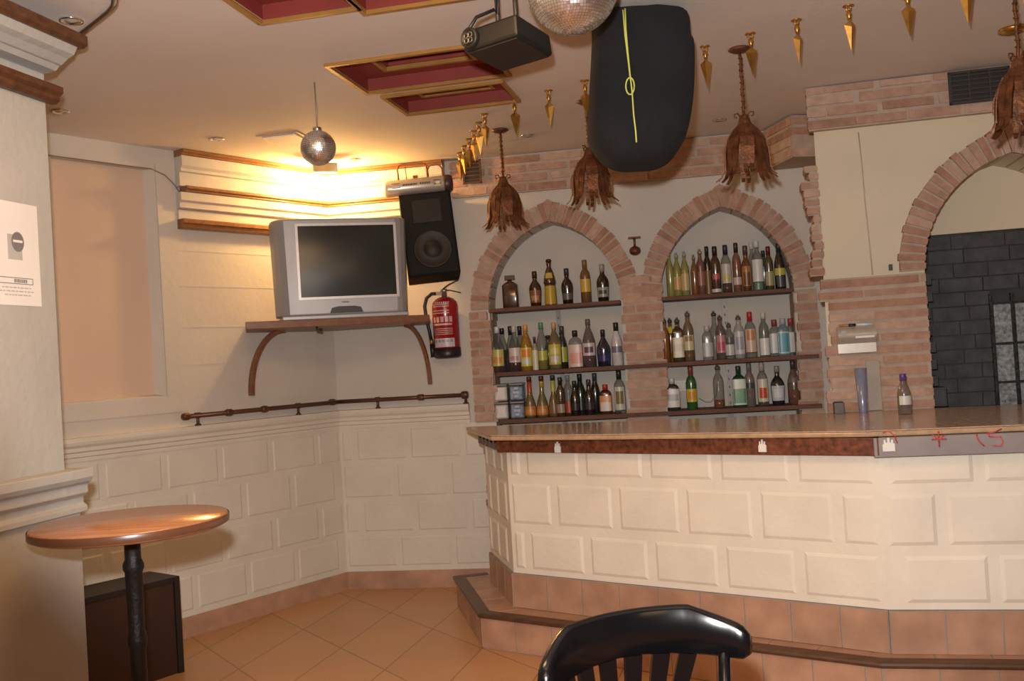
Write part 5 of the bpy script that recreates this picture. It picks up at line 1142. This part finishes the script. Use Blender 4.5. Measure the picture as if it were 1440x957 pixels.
# chair in the foreground
chx, chy = .194, 2.10
ch = empty('wooden_chair', (chx, chy, 0), 'black lacquered wooden chair with curved back in the foreground', 'chair')
cy = .409        # yaw: back centre away from the camera, ends bending toward it
mch = T(chx, chy, 0) @ RZ(cy)
def arc(u, off_=0):      # u in -1..1 along the crest; returns local (x,y)
    a = u * .963; R_ = .296 + off_; return (R_ * math.sin(a), -.296 + R_ * math.cos(a))
zc = .862
o = MB(mch); vs = []; N = 40
def top(u):
    au = abs(u); return zc - (.0 if au < .54 else .048 * (au - .54) / .46)
def bot(u):
    au = abs(u); return zc - .110 + .012 * math.cos(u * PI / 2) - .006 * au
for i in range(N + 1):
    u = -1 + 2 * i / N; e = 1 - max(0, (abs(u) - .94) / .06) * .4
    zt4, zb4 = top(u), bot(u); zm = (zt4 + zb4) / 2; zt4 = zm + (zt4 - zm) * e; zb4 = zm + (zb4 - zm) * e
    for of, z in ((-.013, zb4 + .006), (-.013, zt4 - .008), (-.006, zt4), (.006, zt4), (.013, zt4 - .008), (.013, zb4 + .006), (.006, zb4), (-.006, zb4)):
        x, y = arc(u, of); vs.append((x, y, z))
fs = [(i * 8 + k, i * 8 + (k + 1) % 8, (i + 1) * 8 + (k + 1) % 8, (i + 1) * 8 + k) for i in range(N) for k in range(8)] + [tuple(range(8))[::-1], tuple(range(N * 8, N * 8 + 8))]
o.add(vs, fs, 0, True); o.build('crest_rail', blackgl, ch)
for u, ub2 in ((-.58, -.32), (-.36, -.20), (-.13, -.07), (.10, .05), (.33, .17), (.54, .28)):
    x, y = arc(u); xb, yb = arc(ub2); o = MB(mch)
    o.strip([(xb * 1.0, yb - .03, .46), (xb * .9 + x * .1, yb - .02, .55), (x * .6 + xb * .4, (y + yb) / 2 + .005, .66), (x, y, bot(u) + .015)], [Vector((1, -u * .8, 0))] * 4, [.026, .03, .034, .040], .012); o.build('slat', blackgl, ch)
for u in (-.80, .80):
    x, y = arc(u); o = MB(mch); o.tube([(x * .85, y - .0, .44), (x * .95, y, .6), (x, y, bot(u) + .02)], [.014, .015, .013], 12); o.build('back_post', blackgl, ch)
o = MB(mch); pts_ = [(.22 * math.cos(2 * PI * k / 32) * (1 if abs(math.cos(2 * PI * k / 32)) < .9 else .98), -.21 + .22 * math.sin(2 * PI * k / 32)) for k in range(32)]; o.prism(pts_, .425, .46); o.build('seat', blackgl, ch, bevel=.01)
for sx in (-1, 1):
    for sy in (-.36, -.06):
        o = MB(mch); o.tube([(sx * .15, sy, .427), (sx * .165, sy + (-.01 if sy < -.2 else .01), .25), (sx * .185, sy + (-.03 if sy < -.2 else .03), 0)], [.019, .018, .014], 12); o.build('leg', blackgl, ch)
o = MB(mch); o.tube([(-.168, -.365, .2), (.168, -.365, .2)], .009, 8); o.tube([(-.168, -.05, .2), (.168, -.05, .2)], .009, 8); o.build('stretcher', blackgl, ch)

# ------------------------------------------------------------------ LIGHT
def light(kind, name, loc, power, col, size=.1, target=None, **k):
    l = bpy.data.lights.new(name, kind); l.energy = power; l.color = col
    if kind in ('POINT', 'SPOT'): l.shadow_soft_size = size
    if kind == 'AREA': l.size = size
    for a, v in k.items(): setattr(l, a, v)
    o = bpy.data.objects.new(name, l); COL.objects.link(o); o.location = loc
    if target is not None: o.rotation_euler = (Vector(target) - Vector(loc)).to_track_quat('-Z', 'Y').to_euler()
    return o
camp = Vector((0, 0, CZ))
light('SPOT', 'camera_flash', camp + up * .16 - right * .05 + fwd * .05, 395, (1, .985, .96), .03, target=camp + ray(760, 60), spot_size=D(80), spot_blend=.28)
light('POINT', 'corner_flood', (lp.x - .01, lp.y + .075, lp.z - .02), 46, (1, .58, .18), .04)
light('AREA', 'warm_fill', (-.3, .4, 2.62), 18, (1, .50, .17), 1.0, target=(-1.6, 3.2, .3))  # added warm fill for the lower left, standing in for unseen tungsten light
light('AREA', 'warm_fill', (1.6, -.6, 2.6), 12, (1, .66, .36), 1.2, target=(1.2, 4.5, .6))  # added soft fill from behind the camera for the room's warm ambience
light('AREA', 'warm_fill', (-.5, 2.5, 2.66), 34, (1, .52, .19), .8, target=(-.5, 2.9, 0))  # added overhead fill to brighten the open floor, without any fitting
w = bpy.data.worlds.new('world'); scn.world = w; w.use_nodes = True
bgn = w.node_tree.nodes['Background']; bgn.inputs[0].default_value = (1, .72, .45, 1); bgn.inputs[1].default_value = .07
scn.view_settings.view_transform = 'Standard'; scn.view_settings.look = 'None'; scn.view_settings.exposure = 0; scn.view_settings.gamma = 1
scn.view_settings.use_curve_mapping = False
for o in bpy.data.objects:
    if '_w' in o: del o['_w']
